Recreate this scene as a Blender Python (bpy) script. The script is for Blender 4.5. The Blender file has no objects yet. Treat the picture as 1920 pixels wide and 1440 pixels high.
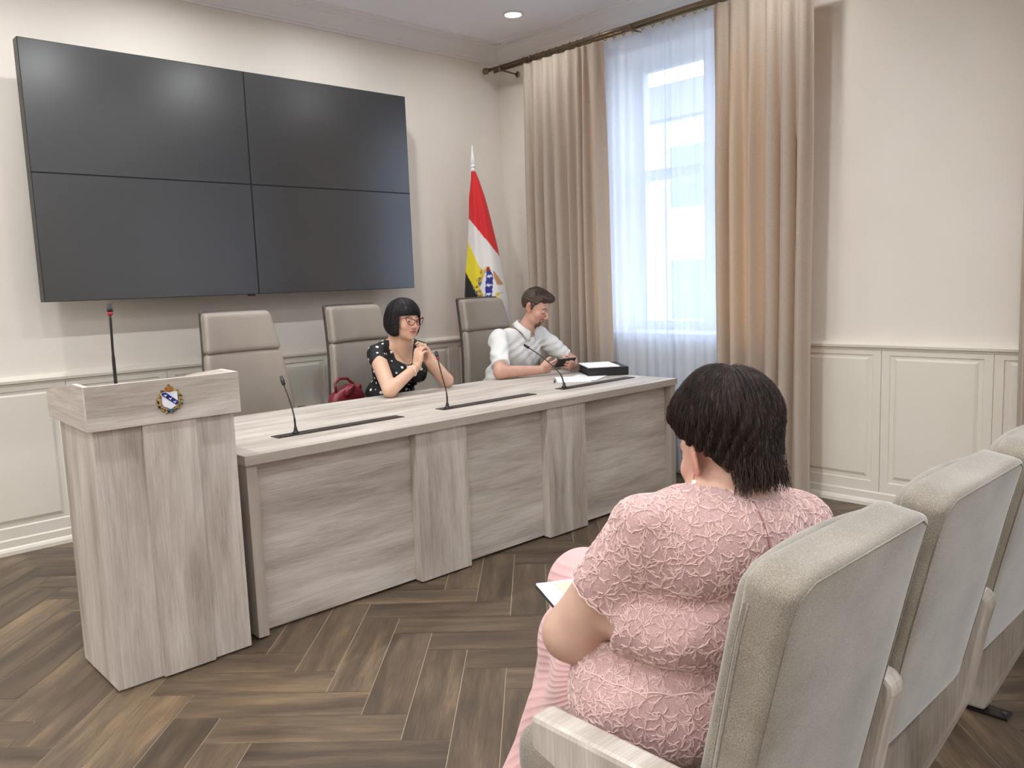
import bpy, bmesh, math, random
import numpy as np
from mathutils import Vector, Matrix
from mathutils.bvhtree import BVHTree

S = bpy.context.scene
COL = S.collection
PI = math.pi
random.seed(7)
rng = np.random.default_rng(7)

# ------------------------------------------------------------------ camera
CAM = np.array([-4.74744, -5.08497, 1.38073])
yaw, pitch, roll = [math.radians(a) for a in (-43.192, -7.1287, -2.0936)]
_f = Vector((-math.sin(yaw)*math.cos(pitch), math.cos(yaw)*math.cos(pitch), math.sin(pitch)))
_r = Vector((math.cos(yaw), math.sin(yaw), 0)); _u = _r.cross(_f)
_R = _r*math.cos(roll)+_u*math.sin(roll); _U = -_r*math.sin(roll)+_u*math.cos(roll)
cd = bpy.data.cameras.new('camera'); cam = bpy.data.objects.new('camera', cd); COL.objects.link(cam)
cd.sensor_fit = 'HORIZONTAL'; cd.sensor_width = 36.0; cd.lens = 36.0*1532.07/1920.0; cd.clip_start = 0.02
cam.matrix_world = Matrix(((_R.x, _U.x, -_f.x, CAM[0]), (_R.y, _U.y, -_f.y, CAM[1]), (_R.z, _U.z, -_f.z, CAM[2]), (0, 0, 0, 1)))
S.camera = cam

# ------------------------------------------------------------------ exposure, sky, daylight
S.view_settings.view_transform = 'Standard'; S.view_settings.look = 'None'
S.view_settings.gamma = 1.0; S.view_settings.use_curve_mapping = False
S.view_settings.exposure = 0.58
W = bpy.data.worlds.new('overcast_sky'); S.world = W; W.use_nodes = True
_nt = W.node_tree; _bg = _nt.nodes['Background']
_tc = _nt.nodes.new('ShaderNodeTexCoord'); _sx = _nt.nodes.new('ShaderNodeSeparateXYZ'); _rp = _nt.nodes.new('ShaderNodeValToRGB')
_nt.links.new(_tc.outputs['Generated'], _sx.inputs[0]); _nt.links.new(_sx.outputs['Z'], _rp.inputs[0]); _nt.links.new(_rp.outputs[0], _bg.inputs[0])
_rp.color_ramp.elements[0].position = 0.0; _rp.color_ramp.elements[0].color = (0.72, 0.82, 1.0, 1)
_rp.color_ramp.elements[1].position = 0.7; _rp.color_ramp.elements[1].color = (0.58, 0.74, 1.0, 1)
SKY = 5.6
_bg.inputs[1].default_value = SKY
LAMP_W = 9.5          # watts of every recessed downlight
ROOM = dict(x0=-9.2, x1=0.0, y0=-8.6, y1=0.0, zc=3.24)
WINS = [(-2.45, -1.15), (-5.75, -4.45), (-8.3, -7.1)]     # y ranges of the openings in the window wall
for (a, b) in WINS:    # light portals: guide sky light in, emit nothing themselves
    l = bpy.data.lights.new('window_portal', 'AREA'); l.shape = 'RECTANGLE'; l.size = b-a; l.size_y = 1.97; l.cycles.is_portal = True
    o = bpy.data.objects.new('window_portal', l); COL.objects.link(o)
    o.location = (0.46, (a+b)/2, 1.965); o.rotation_euler = (0, PI/2, 0); o.rotation_euler = (PI/2, 0, PI/2)

# ------------------------------------------------------------------ helpers
def link(name, me, mat=None, parent=None, smooth=False):
    o = bpy.data.objects.new(name, me); COL.objects.link(o)
    if mat is not None:
        for m in (mat if isinstance(mat, (list, tuple)) else [mat]): me.materials.append(m)
    if parent is not None: o.parent = parent
    if smooth: me.shade_smooth()
    return o

def tag(o, label=None, cat=None, group=None, kind=None):
    if label: o['label'] = label
    if cat: o['category'] = cat
    if group: o['group'] = group
    if kind: o['kind'] = kind
    return o

def empty(name, loc=(0, 0, 0), rz=0.0):
    o = bpy.data.objects.new(name, None); COL.objects.link(o); o.location = loc; o.rotation_euler = (0, 0, rz)
    o.empty_display_size = 0.05
    return o

def copy_tree(o, parent=None):
    c = o.copy(); COL.objects.link(c)
    if parent is not None: c.parent = parent
    for ch in list(o.children): copy_tree(ch, c)
    return c

class MB:
    """collects shapes, builds ONE mesh object"""
    def __init__(s): s.v = []; s.f = []; s.m = []; s.cm = 0
    def add(s, vs, fs):
        n = len(s.v); s.v += [tuple(map(float, p)) for p in vs]; s.f += [tuple(i+n for i in f) for f in fs]; s.m += [s.cm]*len(fs); return s
    def box(s, x0, x1, y0, y1, z0, z1):
        vs = [(x, y, z) for x in (x0, x1) for y in (y0, y1) for z in (z0, z1)]
        return s.add(vs, [(0, 1, 3, 2), (4, 6, 7, 5), (0, 4, 5, 1), (2, 3, 7, 6), (0, 2, 6, 4), (1, 5, 7, 3)])
    def tube(s, pts, r, n=10, caps=True):
        pts = [Vector(p) for p in pts]; rs = r if isinstance(r, (list, tuple)) else [r]*len(pts)
        vs = []; fs = []; prev = None
        for i, p in enumerate(pts):
            t = (pts[min(i+1, len(pts)-1)]-pts[max(i-1, 0)])
            t = t.normalized() if t.length > 1e-9 else Vector((0, 0, 1))
            if prev is None:
                a = Vector((0, 0, 1)) if abs(t.z) < .9 else Vector((1, 0, 0)); u = t.cross(a).normalized()
            else:
                u = prev-t*prev.dot(t); u.normalize()
            prev = u; w = t.cross(u)
            for k in range(n):
                an = 2*PI*k/n; vs.append(p+(u*math.cos(an)+w*math.sin(an))*rs[i])
        for i in range(len(pts)-1):
            for k in range(n):
                a = i*n+k; b = i*n+(k+1) % n; fs.append((a, b, b+n, a+n))
        if caps:
            fs.append(tuple(range(n))[::-1]); fs.append(tuple((len(pts)-1)*n+k for k in range(n)))
        return s.add(vs, fs)
    def lathe(s, prof, c=(0, 0, 0), n=24, ax='z'):
        vs = []; fs = []
        for (r, h) in prof:
            for k in range(n):
                an = 2*PI*k/n; x, y = r*math.cos(an), r*math.sin(an)
                p = (x, y, h) if ax == 'z' else ((x, h, y) if ax == 'y' else (h, x, y))
                vs.append((c[0]+p[0], c[1]+p[1], c[2]+p[2]))
        for i in range(len(prof)-1):
            for k in range(n):
                a = i*n+k; b = i*n+(k+1) % n; fs.append((a, b, b+n, a+n))
        fs.append(tuple(range(n))[::-1]); fs.append(tuple((len(prof)-1)*n+k for k in range(n)))
        return s.add(vs, fs)
    def prism(s, poly, lo, hi, ax='x'):
        """polygon in the plane perpendicular to ax, extruded lo..hi"""
        def P(a, b, h): return (h, a, b) if ax == 'x' else ((a, h, b) if ax == 'y' else (a, b, h))
        n = len(poly); vs = [P(a, b, lo) for a, b in poly]+[P(a, b, hi) for a, b in poly]
        fs = [tuple(range(n))[::-1], tuple(range(n, 2*n))]+[(i, (i+1) % n, n+(i+1) % n, n+i) for i in range(n)]
        return s.add(vs, fs)
    def rbox(s, h, r, c=(0, 0, 0), n=8, fn=None):
        """rounded box: half sizes h, radius r, optional warp fn(x,y,z) in local coords"""
        hx, hy, hz = h; r = min(r, hx, hy, hz)
        def axis(H):
            inner = np.linspace(-(H-r), H-r, n) if H-r > 1e-6 else np.array([0.0])
            e = r*np.sin(np.linspace(0, PI/4, 4)[1:])/math.sin(PI/4)
            return list(-(H-r)-e[::-1])+list(inner)+list((H-r)+e)
        A = [axis(hx), axis(hy), axis(hz)]; idx = {}; vs = []; fs = []
        def vert(i, j, k):
            key = (i, j, k)
            if key not in idx:
                p = np.array([A[0][i], A[1][j], A[2][k]]); q = np.clip(p, [-(hx-r), -(hy-r), -(hz-r)], [hx-r, hy-r, hz-r]); d = p-q
                L = np.linalg.norm(d)
                if L > 1e-9: p = q+d/L*r
                if fn is not None: p = fn(*p)
                idx[key] = len(vs); vs.append((p[0]+c[0], p[1]+c[1], p[2]+c[2]))
            return idx[key]
        N = [len(a) for a in A]
        for ax in range(3):
            o1, o2 = [(1, 2), (2, 0), (0, 1)][ax]
            for side in (0, N[ax]-1):
                for i in range(N[o1]-1):
                    for j in range(N[o2]-1):
                        q = []
                        for (di, dj) in ((0, 0), (1, 0), (1, 1), (0, 1)):
                            t = [0, 0, 0]; t[ax] = side; t[o1] = i+di; t[o2] = j+dj; q.append(vert(*t))
                        fs.append(tuple(q) if side else tuple(q[::-1]))
        return s.add(vs, fs)
    def build(s, name, mat=None, parent=None, smooth=False, bevel=0, uv=None, autos=False):
        me = bpy.data.meshes.new(name); me.from_pydata(s.v, [], s.f); me.update()
        if any(s.m): me.polygons.foreach_set('material_index', s.m)
        if uv is not None: boxuv(me, uv)
        o = link(name, me, mat, parent, smooth)
        if bevel:
            b = o.modifiers.new('bevel', 'BEVEL'); b.width = bevel; b.segments = 2; b.limit_method = 'ANGLE'; b.angle_limit = 0.6
            b.harden_normals = False
        if autos: me.shade_smooth(); me.set_sharp_from_angle(angle=0.7)
        return o

def boxuv(me, g):
    """metre UVs; u runs along axis g (the grain)"""
    ul = me.uv_layers.new(name='UVMap'); off = (random.random()*7, random.random()*7)
    co = [v.co for v in me.vertices]
    for p in me.polygons:
        n = [abs(c) for c in p.normal]; a = n.index(max(n))
        if a == g: u, v = [k for k in range(3) if k != a]
        else:
            u = g; v = [k for k in range(3) if k not in (a, g)][0]
        for li in p.loop_indices:
            c = co[me.loops[li].vertex_index]; ul.data[li].uv = (c[u]+off[0], c[v]+off[1]+a*1.7)

# ---- node helpers
class NT:
    def __init__(s, name):
        s.m = bpy.data.materials.new(name); s.m.use_nodes = True; s.t = s.m.node_tree; s.p = s.t.nodes['Principled BSDF']; s.out = s.t.nodes['Material Output']
    def n(s, ty, **kw):
        nd = s.t.nodes.new('ShaderNode'+ty)
        for k, v in kw.items():
            if k.startswith('i_'):
                key = k[2:]; key = int(key) if key.isdigit() else key.replace('_', ' ')
                nd.inputs[key].default_value = v
            else: setattr(nd, k, v)
        return nd
    def l(s, a, b): s.t.links.new(a, b)
    def math(s, op, a, b=0.0, c=None):
        nd = s.n('Math', operation=op)
        for i, x in enumerate((a, b, c)):
            if x is None: continue
            if isinstance(x, (int, float)): nd.inputs[i].default_value = x
            else: s.l(x, nd.inputs[i])
        return nd.outputs[0]
    def ramp(s, fac, stops):
        r = s.n('ValToRGB'); e = r.color_ramp.elements
        while len(e) < len(stops): e.new(0.5)
        for el, (p, c) in zip(e, stops): el.position = p; el.color = (*c, 1)
        s.l(fac, r.inputs[0]); return r.outputs[0]
    def mix(s, fac, a, b, bt='MIX'):
        nd = s.n('MixRGB', blend_type=bt)
        for i, x in enumerate((fac, a, b)):
            if isinstance(x, (int, float)): nd.inputs[i].default_value = x
            elif isinstance(x, tuple): nd.inputs[i].default_value = (*x, 1) if len(x) == 3 else x
            else: s.l(x, nd.inputs[i])
        return nd.outputs[0]
    def bump(s, h, strength=0.3, dist=0.002):
        b = s.n('Bump'); b.inputs['Strength'].default_value = strength; b.inputs['Distance'].default_value = dist
        s.l(h, b.inputs['Height']); s.l(b.outputs[0], s.p.inputs['Normal'])

def srgb(r, g, b):
    f = lambda c: (c/255/12.92) if c/255 <= 0.04045 else ((c/255+0.055)/1.055)**2.4
    return (f(r), f(g), f(b))

def plain(name, col, rough=0.6, metal=0.0, spec=0.5, sheen=0.0):
    t = NT(name); t.p.inputs['Base Color'].default_value = (*col, 1); t.p.inputs['Roughness'].default_value = rough
    t.p.inputs['Metallic'].default_value = metal; t.p.inputs['Specular IOR Level'].default_value = spec
    if sheen: t.p.inputs['Sheen Weight'].default_value = sheen
    return t.m

def mottled(name, c1, c2, scale=4.0, rough=0.6, bump=0.0, bscale=80.0, spec=0.5, sheen=0.0, dist=0.001):
    t = NT(name); tc = t.n('TexCoord'); a = t.n('TexNoise', i_Scale=scale, i_Detail=4.0); t.l(tc.outputs['Object'], a.inputs['Vector'])
    t.l(t.ramp(a.outputs['Fac'], [(0.3, c1), (0.7, c2)]), t.p.inputs['Base Color'])
    t.p.inputs['Roughness'].default_value = rough; t.p.inputs['Specular IOR Level'].default_value = spec; t.p.inputs['Sheen Weight'].default_value = sheen
    if bump:
        b = t.n('TexNoise', i_Scale=bscale, i_Detail=3.0); t.l(tc.outputs['Object'], b.inputs['Vector']); t.bump(b.outputs['Fac'], bump, dist)
    return t.m

def wood(name, cs, rough=0.55, us=1.3, vs=11.0, seed=0.0, rnd=False, contrast=1.0, knots=True):
    """streaky oak; grain along u"""
    t = NT(name); uv = t.n('UVMap'); uv.uv_map = 'UVMap'
    mp = t.n('Mapping'); mp.inputs['Scale'].default_value = (us, vs, 1); mp.inputs['Location'].default_value = (seed, seed*1.3, 0); t.l(uv.outputs[0], mp.inputs[0])
    wob = t.n('TexNoise', i_Scale=0.9, i_Detail=2.0); t.l(mp.outputs[0], wob.inputs['Vector'])
    va = t.n('VectorMath', operation='MULTIPLY_ADD'); t.l(wob.outputs['Color'], va.inputs[0]); va.inputs[1].default_value = (0.5, 1.3, 0); t.l(mp.outputs[0], va.inputs[2])
    n1 = t.n('TexNoise', i_Scale=1.0, i_Detail=7.0, i_Roughness=0.62); t.l(va.outputs[0], n1.inputs['Vector'])
    n0 = t.n('TexNoise', i_Scale=0.35, i_Detail=2.0); t.l(mp.outputs[0], n0.inputs['Vector'])
    m2 = t.n('Mapping'); m2.inputs['Scale'].default_value = (us*5, vs*16, 1); t.l(uv.outputs[0], m2.inputs[0])
    n2 = t.n('TexNoise', i_Scale=1.0, i_Detail=4.0, i_Roughness=0.7); t.l(m2.outputs[0], n2.inputs['Vector'])
    f = t.math('ADD', t.math('MULTIPLY', n1.outputs['Fac'], 0.62*contrast), t.math('MULTIPLY', n0.outputs['Fac'], 0.28*contrast))
    f = t.math('ADD', f, t.math('MULTIPLY', n2.outputs['Fac'], 0.30*contrast)); f = t.math('SUBTRACT', f, 0.60*contrast-0.5)
    if rnd:
        at = t.n('Attribute'); at.attribute_name = 'rnd'; f = t.math('ADD', f, t.math('MULTIPLY', t.math('SUBTRACT', at.outputs['Fac'], 0.5), 0.12))
    c = t.ramp(f, [(0.30, cs[0]), (0.45, cs[1]), (0.56, cs[2]), (0.72, cs[3])])
    if knots:
        mk = t.n('Mapping'); mk.inputs['Scale'].default_value = (1.9, 4.2, 1); t.l(uv.outputs[0], mk.inputs[0])
        vo = t.n('TexVoronoi', i_Scale=1.0); t.l(mk.outputs[0], vo.inputs['Vector'])
        k = t.ramp(vo.outputs['Distance'], [(0.0, (1, 1, 1)), (0.035, (.35, .35, .35)), (0.10, (0, 0, 0))])
        c = t.mix(t.math('MULTIPLY', k, 0.65), c, cs[0])
    t.l(c, t.p.inputs['Base Color']); t.p.inputs['Roughness'].default_value = rough
    t.bump(n2.outputs['Fac'], 0.18, 0.0006)
    return t.m

def vcol(name, rough=0.6, spec=0.4, sss=0.0, sheen=0.0, noise=0.0):
    t = NT(name); a = t.n('Attribute'); a.attribute_name = 'Col'; c = a.outputs['Color']
    if noise:
        tc = t.n('TexCoord'); nz = t.n('TexNoise', i_Scale=35.0, i_Detail=3.0); t.l(tc.outputs['Object'], nz.inputs['Vector'])
        c = t.mix(noise, c, t.ramp(nz.outputs['Fac'], [(0.3, (0.30, 0.30, 0.30)), (0.7, (0.72, 0.68, 0.66))]), 'OVERLAY')
    t.l(c, t.p.inputs['Base Color']); t.p.inputs['Roughness'].default_value = rough; t.p.inputs['Specular IOR Level'].default_value = spec
    if sss:
        t.p.inputs['Subsurface Weight'].default_value = sss; t.p.inputs['Subsurface Radius'].default_value = (0.010, 0.004, 0.002); t.p.inputs['Subsurface Scale'].default_value = 1.0
    t.p.inputs['Sheen Weight'].default_value = sheen
    return t.m

def emit(name, col, st):
    t = NT(name); t.p.inputs['Base Color'].default_value = (*col, 1); t.p.inputs['Emission Color'].default_value = (*col, 1); t.p.inputs['Emission Strength'].default_value = st
    return t.m

def setcol(me, cols):
    a = me.attributes.new('Col', 'FLOAT_COLOR', 'POINT'); c = np.ones((len(me.vertices), 4), np.float32); c[:, :3] = cols; a.data.foreach_set('color', c.ravel())

# ---- materials
M_wall = mottled('cream_plaster', srgb(228, 221, 210), srgb(232, 225, 215), 2.0, 0.85, 0.15, 160, 0.3)
M_panel = mottled('cream_panel_paint', srgb(222, 216, 202), srgb(226, 220, 207), 2.0, 0.45, 0.0, 0, 0.4)
M_ceil = mottled('ceiling_paint', srgb(240, 240, 246), srgb(243, 243, 249), 2.0, 0.9)
M_cornice = plain('cornice_plaster', srgb(232, 229, 228), 0.7)
OAK = [srgb(148, 137, 126), srgb(178, 168, 157), srgb(198, 189, 179), srgb(220, 213, 205)]
M_oak = wood('washed_oak', OAK, 0.5, contrast=1.25)
M_oak_edge = wood('washed_oak_edge', [srgb(156, 144, 133), srgb(166, 155, 144), srgb(174, 164, 153), srgb(182, 172, 162)], 0.5, 1.0, 20, knots=False)
M_floor = wood('herringbone_tile', [srgb(54, 43, 33), srgb(78, 64, 50), srgb(98, 82, 64), srgb(140, 116, 87)], 0.42, 1.6, 13, rnd=True, knots=False, contrast=1.1)
M_grout = plain('grout', srgb(176, 160, 136), 0.9)
M_black = plain('black_plastic', srgb(28, 26, 26), 0.45)
M_blackmetal = plain('black_metal', srgb(34, 32, 32), 0.35, 0.3)
M_dark = plain('dark_brown_metal', srgb(52, 45, 41), 0.5)
M_white = plain('white_paint', srgb(236, 236, 234), 0.5)
M_leather = mottled('taupe_leather', srgb(146, 136, 125), srgb(152, 142, 131), 6, 0.42, 0.25, 400, 0.45, dist=0.0004)
M_piping = plain('dark_piping', srgb(66, 58, 52), 0.5)
M_chrome = plain('chrome', (0.75, 0.75, 0.75), 0.15, 1.0)
M_brass = plain('antique_brass', srgb(128, 112, 90), 0.32, 0.85)
M_paper = plain('paper_white', srgb(240, 240, 242), 0.8)
M_red = plain('red_plastic', srgb(170, 40, 48), 0.4)
M_steel = plain('grey_steel', srgb(120, 120, 124), 0.4, 0.8)

def fabric(name, c1, c2, c3, sheen=0.5, sc=420.0, bump=0.6, dist=0.0012):
    t = NT(name); tc = t.n('TexCoord'); a = t.n('TexNoise', i_Scale=sc, i_Detail=2.0); t.l(tc.outputs['Object'], a.inputs['Vector'])
    b = t.n('TexNoise', i_Scale=7.0, i_Detail=4.0); t.l(tc.outputs['Object'], b.inputs['Vector'])
    f = t.math('ADD', t.math('MULTIPLY', a.outputs['Fac'], 0.65), t.math('MULTIPLY', b.outputs['Fac'], 0.35))
    t.l(t.ramp(f, [(0.35, c1), (0.5, c2), (0.64, c3)]), t.p.inputs['Base Color'])
    t.p.inputs['Roughness'].default_value = 0.9; t.p.inputs['Sheen Weight'].default_value = sheen; t.p.inputs['Sheen Roughness'].default_value = 0.4
    t.p.inputs['Specular IOR Level'].default_value = 0.2
    t.bump(a.outputs['Fac'], bump, dist)
    return t.m
M_uph = fabric('greige_upholstery', srgb(112, 104, 91), srgb(142, 134, 121), srgb(168, 161, 149), .6, 620.0, .5, .0008)

# curtain cloth: beige, glows orange where daylight gets behind it
def cloth(name, col, trans, tw, weave=0.0):
    t = NT(name); tc = t.n('TexCoord')
    d = t.n('BsdfDiffuse'); r = t.n('BsdfTranslucent'); mx = t.n('MixShader'); mx.inputs[0].default_value = tw
    r.inputs[0].default_value = (*trans, 1)
    nz = t.n('TexNoise', i_Scale=1.0, i_Detail=2.0); mp = t.n('Mapping'); mp.inputs['Scale'].default_value = (60, 60, 500); t.l(tc.outputs['Object'], mp.inputs[0]); t.l(mp.outputs[0], nz.inputs['Vector'])
    c = t.ramp(nz.outputs['Fac'], [(0.3, tuple(x*0.88 for x in col)), (0.7, tuple(min(1, x*1.08) for x in col))])
    t.l(c, d.inputs[0]); t.l(d.outputs[0], mx.inputs[1]); t.l(r.outputs[0], mx.inputs[2]); t.l(mx.outputs[0], t.out.inputs[0])
    return t.m
M_drape = cloth('beige_drape', srgb(182, 172, 159), (1.0, 0.40, 0.10), 0.13)
_t = NT('sheer_voile'); _a = _t.n('BsdfTransparent'); _b = _t.n('BsdfTranslucent'); _d = _t.n('BsdfDiffuse'); _m1 = _t.n('MixShader'); _m2 = _t.n('MixShader')
_b.inputs[0].default_value = (0.60, 0.66, 0.76, 1); _d.inputs[0].default_value = (0.86, 0.88, 0.92, 1)
_m1.inputs[0].default_value = 0.5; _m2.inputs[0].default_value = 0.80
_t.l(_b.outputs[0], _m1.inputs[1]); _t.l(_d.outputs[0], _m1.inputs[2]); _t.l(_a.outputs[0], _m2.inputs[1]); _t.l(_m1.outputs[0], _m2.inputs[2]); _t.l(_m2.outputs[0], _t.out.inputs[0])
M_sheer = _t.m
_t = NT('window_glass'); _a = _t.n('BsdfTransparent'); _g = _t.n('BsdfGlossy'); _g.inputs['Roughness'].default_value = 0.02; _m1 = _t.n('MixShader'); _m1.inputs[0].default_value = 0.06
_t.l(_a.outputs[0], _m1.inputs[1]); _t.l(_g.outputs[0], _m1.inputs[2]); _t.l(_m1.outputs[0], _t.out.inputs[0]); M_glass = _t.m

# ------------------------------------------------------------------ room shell
x0, x1, y0, y1, zc = (ROOM[k] for k in ('x0', 'x1', 'y0', 'y1', 'zc'))
T = 0.45
def struct(mb, name, mat, **kw): return tag(mb.build(name, mat, **kw), kind='structure')
struct(MB().box(x0-.2, x1+T, y1, y1+.2, -.1, zc+.1), 'wall_back', M_wall)
struct(MB().box(x0-.2, x0, y0, y1, -.1, zc+.1), 'wall_left', M_wall)
struct(MB().box(x0-.2, x1+T, y0-.2, y0, -.1, zc+.1), 'wall_front', M_wall)
SILL, HEAD = 0.98, 2.95
w = MB(); edges = [y0]+[e for ab in sorted(WINS) for e in ab]+[y1]
for i in range(0, len(edges), 2): w.box(0, T, edges[i], edges[i+1], -.1, zc+.1)
for (a, b) in WINS: w.box(0, T, a, b, -.1, SILL); w.box(0, T, a, b, HEAD, zc+.1)
struct(w, 'wall_right', M_wall)
struct(MB().box(x0, x1+T, y0, y1, zc, zc+.1), 'ceiling', M_ceil)

# floor: herringbone, planks 4:1, laid at 45 degrees
PW = 0.1545; A0, B0 = -3.69, 0.525; g = 0.0014
vs = []; fs = []; uvs = []; rn = []
c45 = math.sqrt(.5)
def ab2xy(a, b): return ((a-b)*c45, (a+b)*c45)
for i in range(-75, 60):
    for j in range(-75, 75):
        k = (i-j+3) % 8
        # cells (i,j): plank along a starts where k==0; plank along b starts (low end) where k==7
        if k == 0: a_, b_, la, lb = A0+i*PW, B0+j*PW, 4*PW, PW
        elif k == 7: a_, b_, la, lb = A0+i*PW, B0+j*PW, PW, 4*PW
        else: continue
        cx, cy = ab2xy(a_+la/2, b_+lb/2)
        if not (x0-.3 < cx < .3 and y0-.3 < cy < .3): continue
        n = len(vs); q = [(a_+g, b_+g), (a_+la-g, b_+g), (a_+la-g, b_+lb-g), (a_+g, b_+lb-g)]
        for (a, b) in q: vs.append((*ab2xy(a, b), 0.0))
        fs.append((n, n+1, n+2, n+3)); r = random.random(); rn += [r]*4
        ou, ov = random.random()*50, random.random()*50
        for (a, b) in q: uvs.append((a-a_+ou, b-b_+ov) if la > lb else (b-b_+ou, a-a_+ov))
me = bpy.data.meshes.new('floor'); me.from_pydata(vs, [], fs); me.update()
ul = me.uv_layers.new(name='UVMap'); ul.data.foreach_set('uv', np.array(uvs, np.float32).ravel())
at = me.attributes.new('rnd', 'FLOAT', 'POINT'); at.data.foreach_set('value', np.array(rn, np.float32))
n = len(vs); bm = bmesh.new(); bm.from_mesh(me)
q = [bm.verts.new(p) for p in ((x0-.3, y0-.3, -.0015), (.4, y0-.3, -.0015), (.4, .3, -.0015), (x0-.3, .3, -.0015))]; bf = bm.faces.new(q); bf.material_index = 1
bm.to_mesh(me); bm.free()
tag(link('floor', me, [M_floor, M_grout]), kind='structure')

# wainscot: raised panels, rail, skirting
def wainscot(name, wall, joints, lo, hi):
    """wall 'y' = plane y=0 (runs along x), 'x' = plane x=0 (runs along y)"""
    mb = MB()
    def pt(s, d, z): return (s, -d, z) if wall == 'y' else (-d, s, z)
    def quad(p): mb.add(p, [(0, 1, 2, 3)] if wall == 'y' else [(3, 2, 1, 0)])
    D = 0.030; Z0, Z1 = 0.085, 0.925
    js = [lo]+[j for j in joints if lo < j < hi]+[hi]
    for a, b in zip(js[:-1], js[1:]):
        a += .0015; b -= .0015
        rings = [(0, 0, D), (.045, .06, D), (.052, .067, D-.010), (.062, .077, D-.010), (.080, .098, D-.001), (.088, .104, D+.002)]
        if b-a < .25: rings = [(0, 0, D)]
        R = []
        for (ix, iz, d) in rings:
            zt = Z1-iz*0.62; zb = Z0+iz
            R.append([pt(a+ix, d, zb), pt(b-ix, d, zb), pt(b-ix, d, zt), pt(a+ix, d, zt)])
        for P_, Q in zip(R[:-1], R[1:]):
            for k in range(4): quad([P_[k], P_[(k+1) % 4], Q[(k+1) % 4], Q[k]])
        quad(R[-1])
        for k in range(4):
            b0 = R[0]; base = [pt(a, .024, Z0), pt(b, .024, Z0), pt(b, .024, Z1), pt(a, .024, Z1)]
            quad([base[k], base[(k+1) % 4], b0[(k+1) % 4], b0[k]])
    if wall == 'y': mb.box(lo, hi, -.024, 0, 0, Z1)
    else: mb.box(-.024, 0, lo, hi, 0, Z1)
    return struct(mb, name, M_panel)
def profile_run(name, prof, wall, lo, hi, mat):
    """prof: (distance from wall, z)"""
    if wall == 'y': mb = MB().prism([(-d, z) for d, z in prof], lo, hi, 'x')
    else:
        mb = MB(); n = len(prof); vs = [(-d, lo, z) for d, z in prof]+[(-d, hi, z) for d, z in prof]
        mb.add(vs, [tuple(range(n)), tuple(range(n, 2*n))[::-1]]+[(i, n+i, n+(i+1) % n, (i+1) % n) for i in range(n)])
    return struct(mb, name, mat)
jA = [-3.447+.5635*k for k in range(-11, 7)]; jB = [-3.149+.578*k for k in range(-10, 6)]
wainscot('trim_1', 'y', jA, x0, -.03); wainscot('trim_2', 'x', jB, y0, -.03)
rail = [(0, .918), (.034, .918), (.036, .926), (.046, .932), (.048, .946), (.040, .952), (.030, .960), (.012, .966), (0, .966)]
profile_run('trim_3', rail, 'y', x0, 0, M_panel); profile_run('trim_4', rail, 'x', y0, 0, M_panel)
base = [(0, 0), (.048, 0), (.048, .020), (.042, .034), (.036, .040), (.036, .078), (.031, .086), (0, .086)]
profile_run('baseboard_back', base, 'y', x0, 0, M_panel); profile_run('baseboard_right', base, 'x', y0, 0, M_panel)
corn = [(0, 3.13), (.010, 3.13), (.014, 3.142), (.026, 3.146), (.030, 3.158), (.050, 3.172), (.075, 3.196), (.094, 3.218), (.108, 3.222), (.112, 3.230), (.140, 3.232), (.144, zc), (0, zc)]
profile_run('trim_5', corn, 'y', x0, 0, M_cornice); profile_run('trim_6', corn, 'x', y0, 0, M_cornice)
profile_run('trim_7', [(.17, zc), (.175, zc-.008), (.20, zc-.008), (.205, zc)], 'y', x0, 0, M_cornice); profile_run('trim_8', [(.17, zc), (.175, zc-.008), (.20, zc-.008), (.205, zc)], 'x', y0, 0, M_cornice)

# windows
for i, (a, b) in enumerate(WINS):
    w = MB(); X0, X1 = .33, .40; ZT = 2.13
    w.box(X0, X1, a, a+.07, SILL, HEAD).box(X0, X1, b-.07, b, SILL, HEAD).box(X0, X1, a+.07, b-.07, SILL, SILL+.07).box(X0, X1, a+.07, b-.07, HEAD-.07, HEAD)
    m = (a+b)/2; w.box(X0, X1, m-.06, m+.06, SILL+.07, HEAD-.07)
    w.box(X0, X1, a+.07, m-.06, ZT-.04, ZT+.04).box(X0, X1, m+.06, b-.07, ZT-.04, ZT+.04)
    win = tag(w.build('window_%d' % (i+1), M_white, bevel=.004), kind='structure')
    MB().box(.365, .371, a+.05, b-.05, SILL+.05, HEAD-.05).build('window_pane', M_glass, win)
    MB().box(-.045, .34, a-.03, b+.03, SILL-.03, SILL+.002).build('window_sill', M_white, win, bevel=.004)
# ground and a pale building across the street
struct(MB().box(.5, 60, -30, 30, -4.2, -4.0), 'ground', plain('asphalt', srgb(120, 120, 120), .9))
bld = empty('neighbour_building', (14, 0, -4)); tag(bld, 'pale building seen faintly through the sheer curtain across the street', 'building')
fac = MB().box(0, 6, -14, 14, 0, 9.5).build('facade', plain('pale_render', srgb(225, 222, 214), .8), bld)
for zi in range(3):
    for yi in range(-5, 6):
        o = MB().box(-.04, .05, -.6, .6, 0, 1.6).build('window', plain('blue_glass', srgb(110, 135, 165), .15), bld)
        o.location = (0, yi*2.4+.5, 1.2+zi*3)
MB().prism([(-.4, 9.5), (6.4, 9.5), (3, 11.3)], -14.3, 14.3, 'y').build('roof', plain('grey_roof', srgb(120, 115, 112), .7), bld)

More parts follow.
